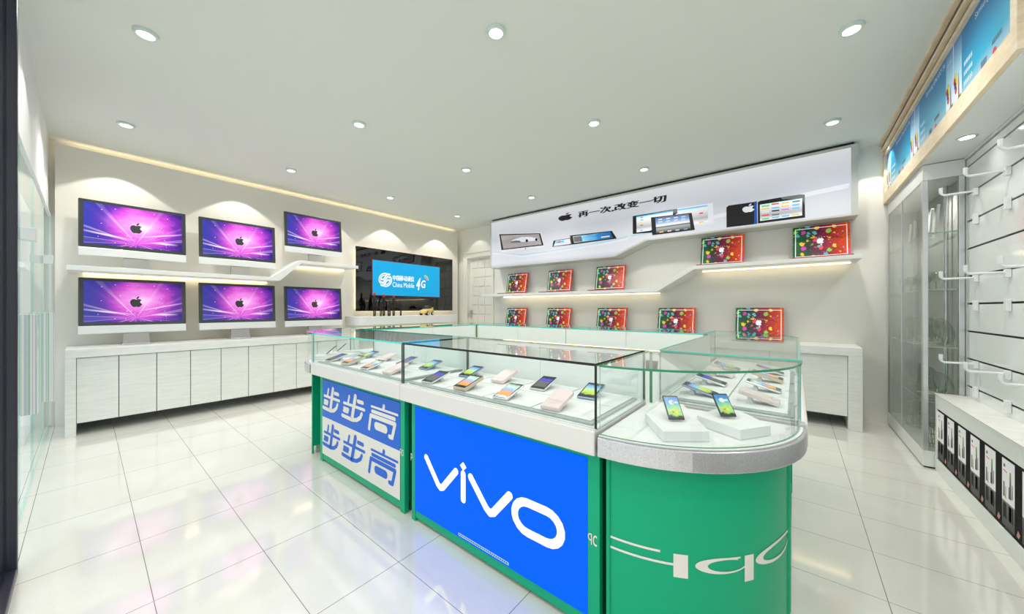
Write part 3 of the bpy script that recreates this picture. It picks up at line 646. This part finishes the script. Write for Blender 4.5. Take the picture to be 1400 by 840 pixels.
# front panels of the two near counters (drawn in world x; local x = world x - origin)
s = MB(); s.box(-2.866 + 2.97, -1.803 + 2.97, .029, .036, .066, .645); b1 = s.build('front_panel', 'bbk_blue', None); b1.parent = A1; tag(b1, 'blue and cream panel with large characters')
q = MB(); F = lambda u, v: (u + 2.97, .0275, v); Fb = lambda u, v: (u + 2.97, .0282, v)
q.poly([Fb(-2.866, .067), Fb(-1.803, .067), Fb(-1.803, .358), Fb(-2.866, .358)], 1)
def CH_BU(u0, v0, W_, H_, mi):
    g = lambda a, b: (u0 + (a + .16 * b) * W_, v0 + b * H_)
    for pts, wd in (([(.22, .92), (.2, .66)], .085), ([(.5, .98), (.48, .14)], .14), ([(.64, .84), (.86, .84)], .10), ([(.0, .60), (.97, .60)], .075),
                    ([(.04, .40), (.26, .40), (.24, .28), (.04, .28)], .08), ([(.0, .08), (.5, .06), (.7, .12), (.84, .26), (.88, .42)], .10)):
        stroke(q, F, [g(*p) for p in pts], wd * H_ * 1.5, mi, True)
def CH_GAO(u0, v0, W_, H_, mi):
    g = lambda a, b: (u0 + (a + .16 * b) * W_, v0 + b * H_)
    for pts, wd in (([(.45, .97), (.45, .88)], .10), ([(.0, .83), (.95, .83)], .055), ([(.06, .665), (.88, .665)], .085), ([(.04, .0), (.03, .5), (.92, .5), (.90, .02), (.8, .02)], .10), ([(.3, .2), (.62, .2)], .19)):
        stroke(q, F, [g(*p) for p in pts], wd * H_ * 1.5, mi, True)
for v0, mi in ((.415, 1), (.135, 0)):
    CH_BU(-2.852, v0, .26, .182, mi); CH_BU(-2.535, v0, .30, .182, mi); CH_GAO(-2.168, v0, .315, .182, mi)
q.spread(1, -.00006).build('panel_print', ['bbk_blue', 'cream']).parent = b1
s = MB(); s.box(-1.657 + 1.735, -.593 + 1.735, .029, .036, .064, .647); b2 = s.build('front_panel', 'blue_panel', None); b2.parent = A2; tag(b2, 'bright blue lit panel with a white wordmark')
q = MB(); F = lambda u, v: (u + 1.735, .0275, v)
stroke(q, F, [(-1.552, .390), (-1.452, .275), (-1.434, .264), (-1.414, .272), (-1.312, .385)], .034, 0)
stroke(q, F, [(-1.259, .388), (-1.259, .262)], .034, 0)
q.poly([F(-1.259, .447), F(-1.236, .425), F(-1.259, .403), F(-1.282, .425)], 0)
stroke(q, F, [(-1.207, .388), (-1.102, .275), (-1.082, .263), (-1.060, .272), (-.965, .382)], .036, 0)
lp = []
for cx_, a0_ in ((-.868, 90), (-.772, -90)):
    lp += [(cx_ + .068 * math.cos(math.radians(a0_ + a)), .322 + .063 * math.sin(math.radians(a0_ + a))) for a in range(0, 181, 20)]
stroke(q, F, lp + [lp[0]], .036, 0)
q.spread(1, -.00006).build('lettering', 'logo_white').parent = b2; q = MB()
q.poly([F(-1.295, .073), F(-.97, .073), F(-.97, .087), F(-1.295, .087)], 1)
for k in range(26): q.poly([F(-1.29 + k * .0122, .077), F(-1.282 + k * .0122, .077), F(-1.282 + k * .0122, .083), F(-1.29 + k * .0122, .083)], 2)
q.spread(1, -.00006).build('small_print', ['logo_white', 'sign_line', 'navy_black']).parent = b2
# faint lettering on the green stiles either side of the plain blue panel
for pr_, ox, lst in ((A2, 1.735, ((-.582, 'q'), (-.562, 'c'))), (A2, 1.735, ((-1.686, 'p'),)), (A1, 2.97, ((-1.797, 'q'), (-1.775, 'o')))):
    q = MB()
    for u0, ch in lst: text(q, lambda u, v: (u + ox, .0275, v), ch, u0 - .008, u0 + .008, .335, .375, 0)
    q.build('stile_print', 'oppo_print').parent = pr_

def make_corner(label, text_on=False, i0=.012, i1=.03):
    """quarter-round glass counter, centre at origin, arc from -y to +x"""
    t = thing('corner_counter', label, 'counter', (0, 0, 0), 'rounded corner counters of the island')
    def arc(r, a0=-90, a1=0, n=24): return [(r * math.cos(math.radians(a0 + (a1 - a0) * i / n)), r * math.sin(math.radians(a0 + (a1 - a0) * i / n))) for i in range(n + 1)]
    r = .512
    e0, e1 = -90 + math.degrees(math.asin(i0 / r)), -math.degrees(math.asin(i1 / r))
    MB().prism([(i0, -i1)] + arc(r, e0, e1), 2, .06, .684).build('pedestal', 'green', t, smooth=True)
    MB().prism([(i0 + .01, -i1 - .01)] + arc(r - .025, e0 + 1.5, e1 - 1.5), 2, 0, .06).build('plinth', 'chrome', t, smooth=True)
    for a in (e0 + .6, e1 - .6):
        m = MB(); ca, sa = math.cos(math.radians(a)), math.sin(math.radians(a))
        m.tube([(ca * (r), sa * (r), 0), (ca * (r), sa * (r), .684)], .008, 12); m.build('post', 'green', t, smooth=True)
    ar = arc(.567, n=18); MB().prism([(0, 0)] + ar, 2, .685, .752).build('deck', ['brushed'], t, bevel=.003)
    MB().prism([(.0, .0)] + arc(.556, n=18), 2, .7525, .757).build('deck_surface', 'white_plain', t)
    # curved front glass
    o_, i_ = arc(.548), arc(.541); g = MB(); n = len(o_)
    pts = [(x, y, z) for z in (.758, .995) for x, y in o_] + [(x, y, z) for z in (.758, .995) for x, y in i_]
    fs = []; mi = []
    for k in range(n - 1):
        fs += [(k, k + 1, n + k + 1, n + k), (2 * n + k + 1, 2 * n + k, 3 * n + k, 3 * n + k + 1), (n + k, n + k + 1, 3 * n + k + 1, 3 * n + k), (k + 1, k, 2 * n + k, 2 * n + k + 1)]; mi += [0, 0, 1, 1]
    fs += [(0, n, 3 * n, 2 * n), (n - 1, 3 * n - 1, 4 * n - 1, 2 * n - 1)]; mi += [2, 2]
    g.add(pts, fs, mi); g.build('curved_glass', ['glass', 'edge_green', 'edge_pale'], t)
    MB().prism([(.002, -.002)] + arc(.553, n=30), 2, .9955, 1.003, 1, cap=0).build('top_glass', ['glass_top', 'edge_green'], t)
    MB().box(.002, .012, -.012, -.002, .758, .995).build('corner_post', 'edge_green', t)
    if text_on:
        q = MB(); R_ = r + .0012
        F = lambda a, v: (R_ * math.cos(math.radians(a - 90)), R_ * math.sin(math.radians(a - 90)), v)
        def ring(ca, oa, ia, cz, oz, iz, t0, t1, ish=0, n=60):
            pr = None
            for i in range(n + 1):
                th = math.radians(t0 + (t1 - t0) * i / n)
                o1, i1 = (ca + oa * math.cos(th), cz + oz * math.sin(th)), (ca + ish + ia * math.cos(th), cz + iz * math.sin(th))
                if pr and min(o1[0], i1[0]) > 3: q.poly([F(*pr[0]), F(*o1), F(*i1), F(*pr[1])], 0)
                pr = (o1, i1)
        def rect(a0, a1, z0, z1):
            for k in range(6): q.poly([F(a0 + (a1 - a0) * k / 6, z0), F(a0 + (a1 - a0) * (k + 1) / 6, z0), F(a0 + (a1 - a0) * (k + 1) / 6, z1), F(a0 + (a1 - a0) * k / 6, z1)], 0)
        rect(2.5, 21, .388, .396); rect(2.5, 27, .352, .360); rect(25.5, 30.5, .315, .392)
        ring(43, 10, 7.4, .360, .026, .019, 55, 350, 1.8); rect(43, 50, .380, .386); rect(51.8, 56, .300, .386)
        ring(72.5, 15.5, 12.5, .362, .033, .024, 0, 360, 1)
        q.build('panel_print', 'oppo_print', t)
    return t
K1 = make_corner('green quarter-round glass counter nearest the camera, with a brushed steel rim', True); K1.location = (-.53, 1.685, 0)
K2 = make_corner('quarter-round glass counter at the far right corner of the island'); rot_to(K2, (-.53, 2.985, 0), 90)
K3 = make_corner('quarter-round glass counter at the far left corner of the island'); rot_to(K3, (-2.985, 2.985, 0), 180)
K4 = make_corner('quarter-round glass counter at the near left corner of the island', False, .03, .1); rot_to(K4, (-2.985, 1.685, 0), 270)

# trays and phones
def local_xf(o):
    return Matrix.Translation(o.location) @ Matrix.Rotation(o.rotation_euler.z, 4, 'Z')
def make_tray(L, x0):
    t = thing('display_tray', '', 'tray')
    MB().box(x0, L - x0, .022, .49, .7725, .781).build('board', 'board_grey', t, bevel=.002)
    w_ = (L - 2 * x0 - .02) / 4
    for i in range(4):
        for j in range(2):
            MB().box(x0 + .01 + i * w_ + .004, x0 + .01 + (i + 1) * w_ - .004, .04 + j * .222, .256 + j * .222, .7812, .786).build('tile', 'white_plain', t, bevel=.0015)
    return t
def place(o, host, lx=0, ly=0, lz=0, rz=0):
    m = local_xf(host) @ Vector((lx, ly, lz)); o.location = m; o.rotation_euler = (0, 0, host.rotation_euler.z + rz)
for host, L, lab in ((A1, 1.235, 'white tiled phone tray in the case above the character panel'), (A2, 1.195, 'white tiled phone tray in the case above the plain blue panel'), (R1, 1.28, 'white tiled phone tray in the right side case of the island')):
    tr = make_tray(L, .03); tag(tr, lab, 'tray', 'white display trays'); place(tr, host)
def make_phone(kind):
    t = thing('smartphone', '', 'phone'); W, Hh, T = .043, .075, .011 if kind != 'multi_thick' else .02
    tl = math.radians(15)
    def xf(p): x, y, z = p; y += Hh; return (x, y * math.cos(tl) - z * math.sin(tl) - Hh, .0 + y * math.sin(tl) + z * math.cos(tl))
    body = {'lime': 'steel_blue', 'grey': 'silver_body', 'multi': 'silver_body', 'multi_thick': 'gold_edge', 'pink': 'pink'}[kind]
    if kind == 'pink': T = .02
    MB(xf).box(-W, W, -Hh, Hh, 0, T).build('body', body, t, bevel=.005, seg=3)
    st = MB(); st.add([(-.02, Hh * .2, 0), (.02, Hh * .2, 0), (.02, Hh * .55, 0), (-.02, Hh * .55, 0), (-.012, Hh * .35, .027), (.012, Hh * .35, .027), (.012, Hh * .45, .029), (-.012, Hh * .45, .029)],
                      [(0, 1, 5, 4), (1, 2, 6, 5), (2, 3, 7, 6), (3, 0, 4, 7), (4, 5, 6, 7), (3, 2, 1, 0)]); st.build('rest', 'white_plain', t)
    if kind == 'pink':
        q = MB(xf); 
        for k in range(5): q.box(-.016 + k * .007, -.012 + k * .007, -Hh + .03, -Hh + .034, T, T + .0004)
        q.build('print', 'pink_side', t)
    else:
        MB(xf).box(-W + .003, W - .003, -Hh + .004, Hh - .004, T, T + .0006).build('front_glass', 'phone_screen_dark' if kind != 'multi' else 'dark_body', t)
        MB(xf).box(-W + .009, W - .009, -Hh + .024, Hh - .019, T + .0006, T + .001).build('screen', {'lime': 'screen_lime', 'grey': 'screen_grey'}.get(kind, 'screen_multi'), t)
    return t
PH = {}; LOOK = {'lime': 'blue-rimmed phone with lime screen', 'grey': 'silver phone with dark blue-banded screen', 'multi': 'silver phone with orange screen', 'multi_thick': 'thick gold-edged phone', 'pink': 'plain pink phone back up'}
def phone(kind, host, lx, ly, lab, rz=0, lz=.7865):
    if kind in PH: p = copy_tree(PH[kind])
    else: p = PH[kind] = make_phone(kind)
    place(p, host, lx, ly, lz, rz); tag(p, LOOK[kind] + ', ' + lab, 'phone', 'phones in the display cases'); return p
on = ['first', 'second', 'third', 'fourth']
for host, L, cs in ((A1, 1.235, 'character panel'), (A2, 1.195, 'plain panel')):
    for i, k in enumerate(('grey', 'multi_thick', 'multi', 'pink')): phone(k, host, .16 + i * (.278 if host is A1 else .268), .115, '%s from left in front row above %s' % (on[i], cs), rz=math.radians(4))
    for i, k in enumerate(('lime', 'pink', 'grey', 'lime')): phone(k, host, .19 + i * (.278 if host is A1 else .268), .365, '%s from left in back row above %s' % (on[i], cs), rz=math.radians(4))
for i, k in enumerate(('pink', 'multi', 'multi_thick', 'grey')): phone(k, R1, .16 + i * .29, .145, '%s from camera in outer row of right case' % on[i])
for i, k in enumerate(('lime', 'grey', 'pink', 'lime')): phone(k, R1, .16 + i * .29, .375, '%s from camera in inner row of right case' % on[i])
# white blocks with an upright phone each
def make_upright():
    t = thing('smartphone', '', 'phone'); tl = math.radians(42)
    def xf(p): x, y, z = p; return (x, y * math.cos(tl) - z * math.sin(tl), y * math.sin(tl) + z * math.cos(tl))
    MB(xf).box(-.028, .028, 0, .100, 0, .007).build('body', 'dark_body', t, bevel=.003, seg=3)
    MB(xf).box(-.0265, .0265, .002, .098, .007, .0076).build('front_glass', 'black', t)
    s_ = MB(xf).box(-.024, .024, .009, .092, .0076, .008).build('screen', 'screen_home', t)
    q = MB(xf); Fq = lambda u, v: (u, v, .0084); disc(q, Fq, -.002, .068, .010, 0); q.poly([Fq(.0, .072), Fq(.020, .072), Fq(.020, .064), Fq(.0, .064)], 0)
    for k in range(4): disc(q, Fq, -.018 + k * .012, .028, .0035, [1, 2, 3, 1][k], 8)
    q.build('screen_print', ['white_plain', 'icon_blue', 'icon_red', 'icon_yellow'], s_)
    pr_ = MB(); pr_.tube([(0, .045, .0), (0, .050, .043)], .004, 8); pr_.build('prop', 'white_plain', t)
    return t
UP = make_upright()
def px3(pts, z): return [pix(a, b, z=z)[:2] for a, b in pts]
ZB = .757
blk1 = px3([(882, 565), (907, 590), (970, 590), (934, 553), (897, 549)], ZB + .036); blk2 = px3([(953, 568), (1012, 588), (1054, 582), (1012, 562), (985, 557)], ZB + .036)
cx4 = -3.515    # the near left case holds the same pair, mirrored about the middle of the island
for nn, (host, pl, cs, wh) in enumerate(((K1, blk1, 'near right rounded case', 'left'), (K1, blk2, 'near right rounded case', 'right'),
        (K4, [(cx4 - x, y) for x, y in blk1][::-1], 'near left rounded case', 'right'), (K4, [(cx4 - x, y) for x, y in blk2][::-1], 'near left rounded case', 'left'))):
    mx, my = sum(p[0] for p in pl) / 5, sum(p[1] for p in pl) / 5
    o = thing('phone_block', '', 'block', (mx, my, ZB + .0005)); MB().prism(pl, 2, ZB + .0005, ZB + .036).build('board', 'white_plain', o, bevel=.002)
    tag(o, 'white five-sided block in the %s, %s of the two' % (cs, wh), 'block', 'white phone blocks')
    p_ = UP if nn == 0 else copy_tree(UP)
    if host is K1: q = pix(*((925, 577) if wh == 'left' else (996, 573)), z=ZB + .036); rz = 34
    else: q0 = pix(*((925, 577) if wh == 'right' else (996, 573)), z=ZB + .036); q = (cx4 - q0[0], q0[1]); rz = -34
    p_.location = (q[0], q[1], ZB + .0415); p_.rotation_euler = (0, 0, math.radians(rz))
    tag(p_, 'upright phone with a sky picture, on the %s block of the %s' % (wh, cs), 'phone', 'upright phones in the rounded cases')

# ------------------------------------------------------------------ right wall
# poster bulkhead
t = thing('poster_bulkhead', 'wood-framed overhead box with teal phone posters along the right wall', 'sign', (.85, 3.8, 2.3))
MB().box(.745, .979, 2.46, 5.275, 2.285, ZC - .001, [0, 0, 0, 0, 0, 0]).build('box', 'white_plain', t)
w_ = MB(); w_.box(.722, .745, 2.46, 5.275, 2.285, 2.395); w_.box(.722, .745, 2.46, 2.52, 2.395, ZC - .12); w_.box(.722, .745, 5.22, 5.275, 2.395, ZC - .12)
w_.build('frame', 'light_wood', t, bevel=.002)
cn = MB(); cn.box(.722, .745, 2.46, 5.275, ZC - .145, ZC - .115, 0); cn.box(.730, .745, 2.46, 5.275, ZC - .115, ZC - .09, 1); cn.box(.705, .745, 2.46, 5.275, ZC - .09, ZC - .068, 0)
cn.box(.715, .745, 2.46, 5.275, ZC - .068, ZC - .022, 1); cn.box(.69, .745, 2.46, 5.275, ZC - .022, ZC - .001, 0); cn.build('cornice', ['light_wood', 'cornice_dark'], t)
pz0, pz1 = 2.395, ZC - .145
F = lambda u, v: (.7405, u, v)
def SX(u, v): return (.7400, u, v)
segs = [(5.22, 5.02, 's'), (5.02, 4.28, 't'), (4.28, 4.02, 's'), (4.02, 3.42, 't'), (3.42, 3.155, 's'), (3.155, 2.52, 't')]
for a, b, k in segs:
    o = MB().box(.7395 + .0012, .745, b + .001, a - .001, pz0, pz1).build('poster', 'teal_poster' if k == 't' else 'sky_poster', t)
    q = MB(); W_ = a - b
    if k == 't':
        text(q, lambda u, v: SX(a - u, v), 'Samsung GALAXY S4', W_ * .30, W_ * .97, 2.715, 2.760, 0, .005)
        for r_ in range(3): text(q, lambda u, v: SX(a - u, v), ['GALAXY', 'SERIES', 'GT-5'][r_][:0] or 'IIIIIIII'[:8 - r_], W_ * .06, W_ * .24, 2.56 - r_ * .055, 2.585 - r_ * .055, 0, .01)
        text(q, lambda u, v: SX(a - u, v), 'IIIIII', W_ * .42, W_ * .52, 2.42, 2.46, 1, .01); text(q, lambda u, v: SX(a - u, v), 'IIIIIIIII', W_ * .62, W_ * .78, 2.47, 2.495, 1, .01)
        disc(q, lambda u, v: SX(a - u, v), W_ * .66, 2.425, .022, 2, sy=1.1)
    else:
        text(q, lambda u, v: SX(a - u, v), 'GALAXY', W_ * .1, W_ * .4, 2.70, 2.715, 0)
        q.poly([SX(a - W_ * .48, pz0), SX(a - W_ * .53, pz0), SX(a - W_ * .53, pz1), SX(a - W_ * .48, pz1)], 0)
        for h_ in (0, .5):
            for k_, (du, dv) in enumerate(((.08, 2.55), (.16, 2.57), (.12, 2.52), (.2, 2.53), (.16, 2.49))): disc(q, lambda u, v: SX(a - u, v), W_ * (h_ + du), dv, .018, [2, 3, 4, 3, 2][k_], 10, 1.3)
            q.poly([SX(a - W_ * (h_ + .3), 2.40), SX(a - W_ * (h_ + .38), 2.40), SX(a - W_ * (h_ + .36), 2.50), SX(a - W_ * (h_ + .32), 2.58), SX(a - W_ * (h_ + .30), 2.50)], 5)
            q.poly([SX(a - W_ * (h_ + .02), pz0), SX(a - W_ * (h_ + .46), pz0), SX(a - W_ * (h_ + .46), 2.44), SX(a - W_ * (h_ + .2), 2.42)], 6)
    q.build('poster_print', ['txt_white', 'txt_grey', 'balloon_red', 'balloon_yellow', 'balloon_blue', 'skin_brown', 'grass'], o)
# recessed oval lamp underneath
p = pix(1322, 188, z=2.283)
for y_, lb in ((p[1], 'small recessed lamp in the underside of the poster bulkhead'),):
    t2 = MB().lathe([(.030, -.004), (.040, -.006), (.046, -.003), (.046, 0)], (p[0], y_, 2.285), 28).build('recessed_lamp', 'chrome', t, smooth=True)
    MB().cyl((p[0], y_, 2.280), .031, .004, n=24).build('lens', 'lamp_lens', t2)
for y_ in (1.6, 2.6, 3.5): spot(.84, y_, 2.27, 3, 140, 1, size=.06)  # farthest spot serves the recessed lamp; the others are added slat wall fill
for y_ in (4.25, 4.85): spot(.82, y_, 2.155, 13, 140, .9, size=.03)   # unseen spots added inside the showcase to brighten its contents

# glass showcase in the corner
t = thing('showcase', 'tall narrow smoked-glass showcase with aluminium frame beside the slat wall', 'showcase', (.86, 4.63, 0))
X0, X1, Y0, Y1 = .752, .955, 3.995, 5.26
MB().box(X0, X1, Y0, Y1, .012, .13).build('bottom_rail', 'alu_light', t, bevel=.003); MB().box(X0, X1, Y0, Y1, 2.165, 2.28).build('top_rail', 'alu_light', t, bevel=.003)
MB().box(X0 + .01, X1 - .01, Y0 + .01, Y1 - .01, 0, .012).build('base', 'black', t)
for x, y in ((X0, Y0), (X0, Y1 - .03), (X1 - .03, Y0), (X1 - .03, Y1 - .03)):
    MB().box(x, x + .03, y, y + .035, .13, 2.165).build('post', 'alu', t, bevel=.004)
MB().box(.957, .975, Y0, Y1, .0, 2.28).build('back_panel', 'smoke_board', t)
MB().box(X0 + .03, X1, Y1 - .012, Y1 - .002, .13, 2.165).build('end_panel', 'smoke_board', t)
for a, b in ((Y0 + .035, 4.66), (4.66, Y1 - .03)):
    MB().box(X0 + .004, X0 + .010, a, b, .13, 2.165, [1, 1, 1, 1, 0, 0]).build('door', ['glass_smoke', 'alu'], t)
MB().box(X0 - .001, X0 + .004, 4.652, 4.668, .13, 2.165).build('door_stile', 'alu', t)
MB().box(X0 + .03, X1 - .03, Y0 + .004, Y0 + .010, .13, 2.165, [1, 1, 0, 0, 1, 1]).build('front_glass', ['glass_smoke', 'alu'], t)
MB().cyl((.925, 4.27, .13), .012, 2.035, n=14).build('pole', 'chrome', t, smooth=True)
SH = (1.77, 1.345, .915, .50)
for z in SH: MB().box(X0 + .012, X1 - .002, Y0 + .012, Y1 - .014, z - .008, z, [0, 0, 1, 1, 1, 1]).build('shelf', ['glass', 'edge_pale'], t)
# wine glasses
g0 = None
for i in range(8):
    if g0 is None:
        g0 = thing('wine_glass', '', 'glass')
        MB().lathe([(.030, .0), (.030, .002), (.004, .006), (.0035, .055), (.014, .066), (.031, .085), (.034, .105), (.027, .135)], (0, 0, 0), 18).build('bowl_and_stem', 'glass_ware', g0, smooth=True); o = g0
    else: o = copy_tree(g0)
    o.location = (.805 + (i % 2) * .06, 4.09 + i * .132, 1.3455)
    tag(o, 'clear stemmed wine glass in the row on the upper glass shelf of the showcase', 'glass', 'wine glasses in the showcase')
# plates in racks
p0 = None; r0 = None; n = 0
for zi, z in enumerate((.9155, .5005)):
    for i in range(4):
        if p0 is None:
            p0 = thing('glass_plate', '', 'plate')
            MB().lathe([(0, 0), (.07, 0), (.098, .012), (.10, .014), (.07, .005), (0, .005)], (0, 0, 0), 32).build('dish', 'glass_ware', p0, smooth=True); o = p0
            r0 = thing('plate_rack', '', 'rack')
            q = MB()
            for sy in (-.045, .045):
                q.tube([(-.05, sy, .004), (.06, sy, .004)], .003, 6); q.tube([(-.05, sy, .004), (-.05, sy, .03)], .003, 6); q.tube([(.0, sy, .004), (.018, sy, .075)], .003, 6); q.tube([(.06, sy, .004), (.06, sy, .05)], .003, 6)
            q.tube([(-.05, -.045, .004), (-.05, .045, .004)], .003, 6); q.tube([(.06, -.045, .004), (.06, .045, .004)], .003, 6); q.build('wire_frame', 'wire', r0); r = r0
        else: o = copy_tree(p0); r = copy_tree(r0)
        y_ = 4.12 + i * .29; o.location = (.868, y_, z + .113); o.rotation_euler = (0, math.radians(78), math.radians(-38 if i == 1 else 20)); r.location = (.86, y_, z)
        r.rotation_euler = (0, 0, o.rotation_euler.z)
        wh = '%s from the camera on the %s plate shelf' % (on[i], ['upper', 'lower'][zi])
        tag(o, 'clear glass plate, ' + wh, 'plate', 'glass plates in the showcase'); tag(r, 'small wire plate rack, ' + wh, 'rack', 'plate racks in the showcase')
# rods
ro = None
for i, y_ in enumerate((4.12, 4.27, 4.42, 4.78, 4.93)):
    q = MB().tube([(.85, y_ + .035, 1.779), (.85, y_ - .035, 1.99)], .008, 8); o = q.build('display_rod', 'rod')
    tag(o, 'thin white rod leaning on the showcase top shelf, %s from the camera' % (on + ['fifth'])[i], 'rod', 'slanted rods in the showcase')
# wire baskets
for i, y_ in enumerate((4.125, 4.75)):
    q = MB(); c_ = (.85, y_, .1315)
    for k, (r_, z_) in enumerate(((.05, .01), (.068, .08), (.078, .16), (.08, .24))):
        q.tube([(c_[0] + r_ * math.cos(a * PI / 12), c_[1] + r_ * 1.2 * math.sin(a * PI / 12), c_[2] + z_) for a in range(25)], .003, 6)
    for a in range(20):
        ca, sa = math.cos(a * PI / 10), math.sin(a * PI / 10); q.tube([(c_[0] + .05 * ca, c_[1] + .06 * sa, c_[2] + .008), (c_[0] + .074 * ca, c_[1] + .089 * sa, c_[2] + .13), (c_[0] + .08 * ca, c_[1] + .096 * sa, c_[2] + .24)], .002, 5)
    o = q.build('wire_basket', 'wire'); tag(o, 'oval wire basket on the showcase floor, %s the camera' % ('nearest' if i == 0 else 'farther from'), 'basket', 'wire baskets')

# slat wall
t = thing('slat_wall', 'glossy white slatted wall panel with dark horizontal grooves on the right', 'slat wall', (.96, 2.4, .57))
grooves = [.647 + .1955 * i for i in range(9)]
b = MB(); zs = [.566] + grooves + [2.27]
for a, c_ in zip(zs[:-1], zs[1:]): b.box(.962, .974, .3, 4.03, a + .006, c_ - .006)
b.build('slat_panel', 'white_gloss', t, bevel=.0015)
MB().box(.975, .979, .3, 4.03, .566, 2.28).build('groove_backing', 'groove', t)
e = MB(); e.box(.945, .979, 4.03, 4.07, .566, 2.284); e.box(.955, .979, 4.075, 4.105, .566, 2.284); e.box(.950, .979, .3, 4.03, 2.272, 2.284); e.build('edge_trim', 'alu_light', t, bevel=.003)
# hooks
hk = None
rowz = ((2.018 - .012, 'top'), (1.429 - .010, 'middle'), (.8425 - .008, 'bottom')); colz = ((3.80, 'farthest'), (3.345, 'middle'), (2.89, 'nearest'))
for zt, rn in rowz:
    for y_, cn_ in colz:
        if hk is None:
            hk = thing('display_hook', '', 'hook')
            q = MB(); q.box(-.022, -.001, -.016, .016, -.04, .008); q.box(-.022, -.001, -.016, .016, -.235, -.165); q.build('bracket', 'white_plain', hk, bevel=.003)
            pth = [(-.014, 0, -.01), (-.14, 0, -.012)] + [(-.14 - .022 * math.sin(a * PI / 12), 0, .010 - .022 * math.cos(a * PI / 12)) for a in range(1, 7)] + [(-.162, 0, .042)]
            MB().tube(pth, .007, 12, rs=[.007] * (len(pth) - 3) + [.009, .010, .010]).build('arm', 'white_plain', hk, smooth=True); o = hk
        else: o = copy_tree(hk)
        o.location = (.962, y_, zt); tag(o, 'white upturned display hook, %s row, %s of the three columns on the slat wall' % (rn, cn_), 'hook', 'display hooks on the slat wall')
# low cabinet with posters
t = thing('low_cabinet', 'long low white cabinet with black poster front under the slat wall', 'cabinet', (.9, 2.4, 0))
MB().box(.826, .979, .3, 3.985, .0, .565).build('body', 'white', t)
q = MB(); q.box(.812, .826, .3, 3.985, .465, .5645); q.box(.812, .826, .3, 3.985, 0, .092); q.box(.812, .826, 3.957, 3.985, .092, .465); q.build('front_frame', 'white', t, bevel=.002)
MB().box(.806, .979, .3, 3.985, .5655, .572).build('top', 'marble_top', t, bevel=.001)
MB().box(.820, .8265, .3, 3.957, .092, .465).build('poster_backing', 'poster_dark', t)
for i in range(17):
    y1 = 3.958 - i * .2033; y0 = y1 - .131
    if y0 < .35: break
    q = MB(); F = lambda u, v: (.8192, y1 - u, v); Fz = lambda u, v: (.8188, y1 - u, v)
    q.poly([F(0, .235), F(.131, .235), F(.131, .446), F(0, .446)], 0)
    q.poly([F(.0, .11), F(.131, .11), F(.131, .235), F(.0, .235)], 6)
    for (u, v0, v1, w2, m_) in ((.022, .255, .33, .008, 4), (.040, .25, .31, .005, 2), (.088, .262, .355, .010, 1), (.088, .355, .395, .009, 3), (.108, .27, .34, .005, 1), (.075, .262, .32, .005, 1)):
        q.poly([Fz(u - w2, v0), Fz(u + w2, v0), Fz(u + w2 * .7, v1), Fz(u - w2 * .7, v1)], m_)
        q.poly([Fz(u - w2, .225), Fz(u + w2, .225), Fz(u + w2 * .7, .15), Fz(u - w2 * .7, .15)], 7)
    q.poly([Fz(.015, .385), Fz(.055, .380), Fz(.055, .386), Fz(.015, .391)], 5); q.poly([Fz(.018, .405), Fz(.035, .405), Fz(.035, .420), Fz(.018, .420)], 8)
    q.poly([Fz(.150, .118), Fz(.172, .112), Fz(.186, .135), Fz(.164, .150)], 9); q.poly([Fz(.03, .102), Fz(.11, .098), Fz(.11, .103), Fz(.03, .107)], 8)
    q.build('poster', ['poster_white', 'vial_dark', 'vial_gold', 'vial_green', 'vial_dark', 'txt_red', 'poster_mirror', 'poster_dark', 'poster_grey', 'poster_pink'], t)

# ------------------------------------------------------------------ shop window hardware
for x, nm in ((-3.365, 'nearer to the camera'), (-4.98, 'farther from the camera')):
    o = thing('glass_clamp', 'small square metal clamp on the shop window joint, ' + nm, 'clamp', (x, -.24, 1.6), 'clamps on the shop window')
    MB().box(x - .035, x + .035, -.30, -.247, 1.585, 1.655).build('plate', 'alu_light', o, bevel=.003)
    MB().box(x - .035, x + .035, -.233, -.18, 1.585, 1.655).build('plate', 'alu_light', o, bevel=.003)
    z0 = .60 if x > -4 else .40
    o = thing('door_pull', 'tall pull plate with painted reflection stripes on the shop window joint, ' + nm, 'handle', (x, -.24, z0), 'pull plates on the shop window')
    MB().box(x - .03, x + .03, -.232, -.175, z0, 1.165).build('plate', 'reflection_stripes', o, bevel=.002)
    MB().box(x - .03, x + .03, -.305, -.248, z0, 1.165).build('plate', 'reflection_stripes', o, bevel=.002)

# ------------------------------------------------------------------ world and output
w = bpy.data.worlds.new('world'); bpy.context.scene.world = w; w.use_nodes = True
w.node_tree.nodes['Background'].inputs[0].default_value = (.93, .96, 1, 1); w.node_tree.nodes['Background'].inputs[1].default_value = 1.0
sc = bpy.context.scene
sc.view_settings.view_transform = 'Standard'; sc.view_settings.look = 'None'; sc.view_settings.exposure = .2; sc.view_settings.gamma = 1
sc.view_settings.use_curve_mapping = False
sc.cycles.max_bounces = 12; sc.cycles.transparent_max_bounces = 32; sc.cycles.diffuse_bounces = 5; sc.cycles.glossy_bounces = 6
sc.cycles.sample_clamp_indirect = 6; sc.cycles.use_denoising = True; sc.cycles.caustics_reflective = False; sc.cycles.caustics_refractive = False
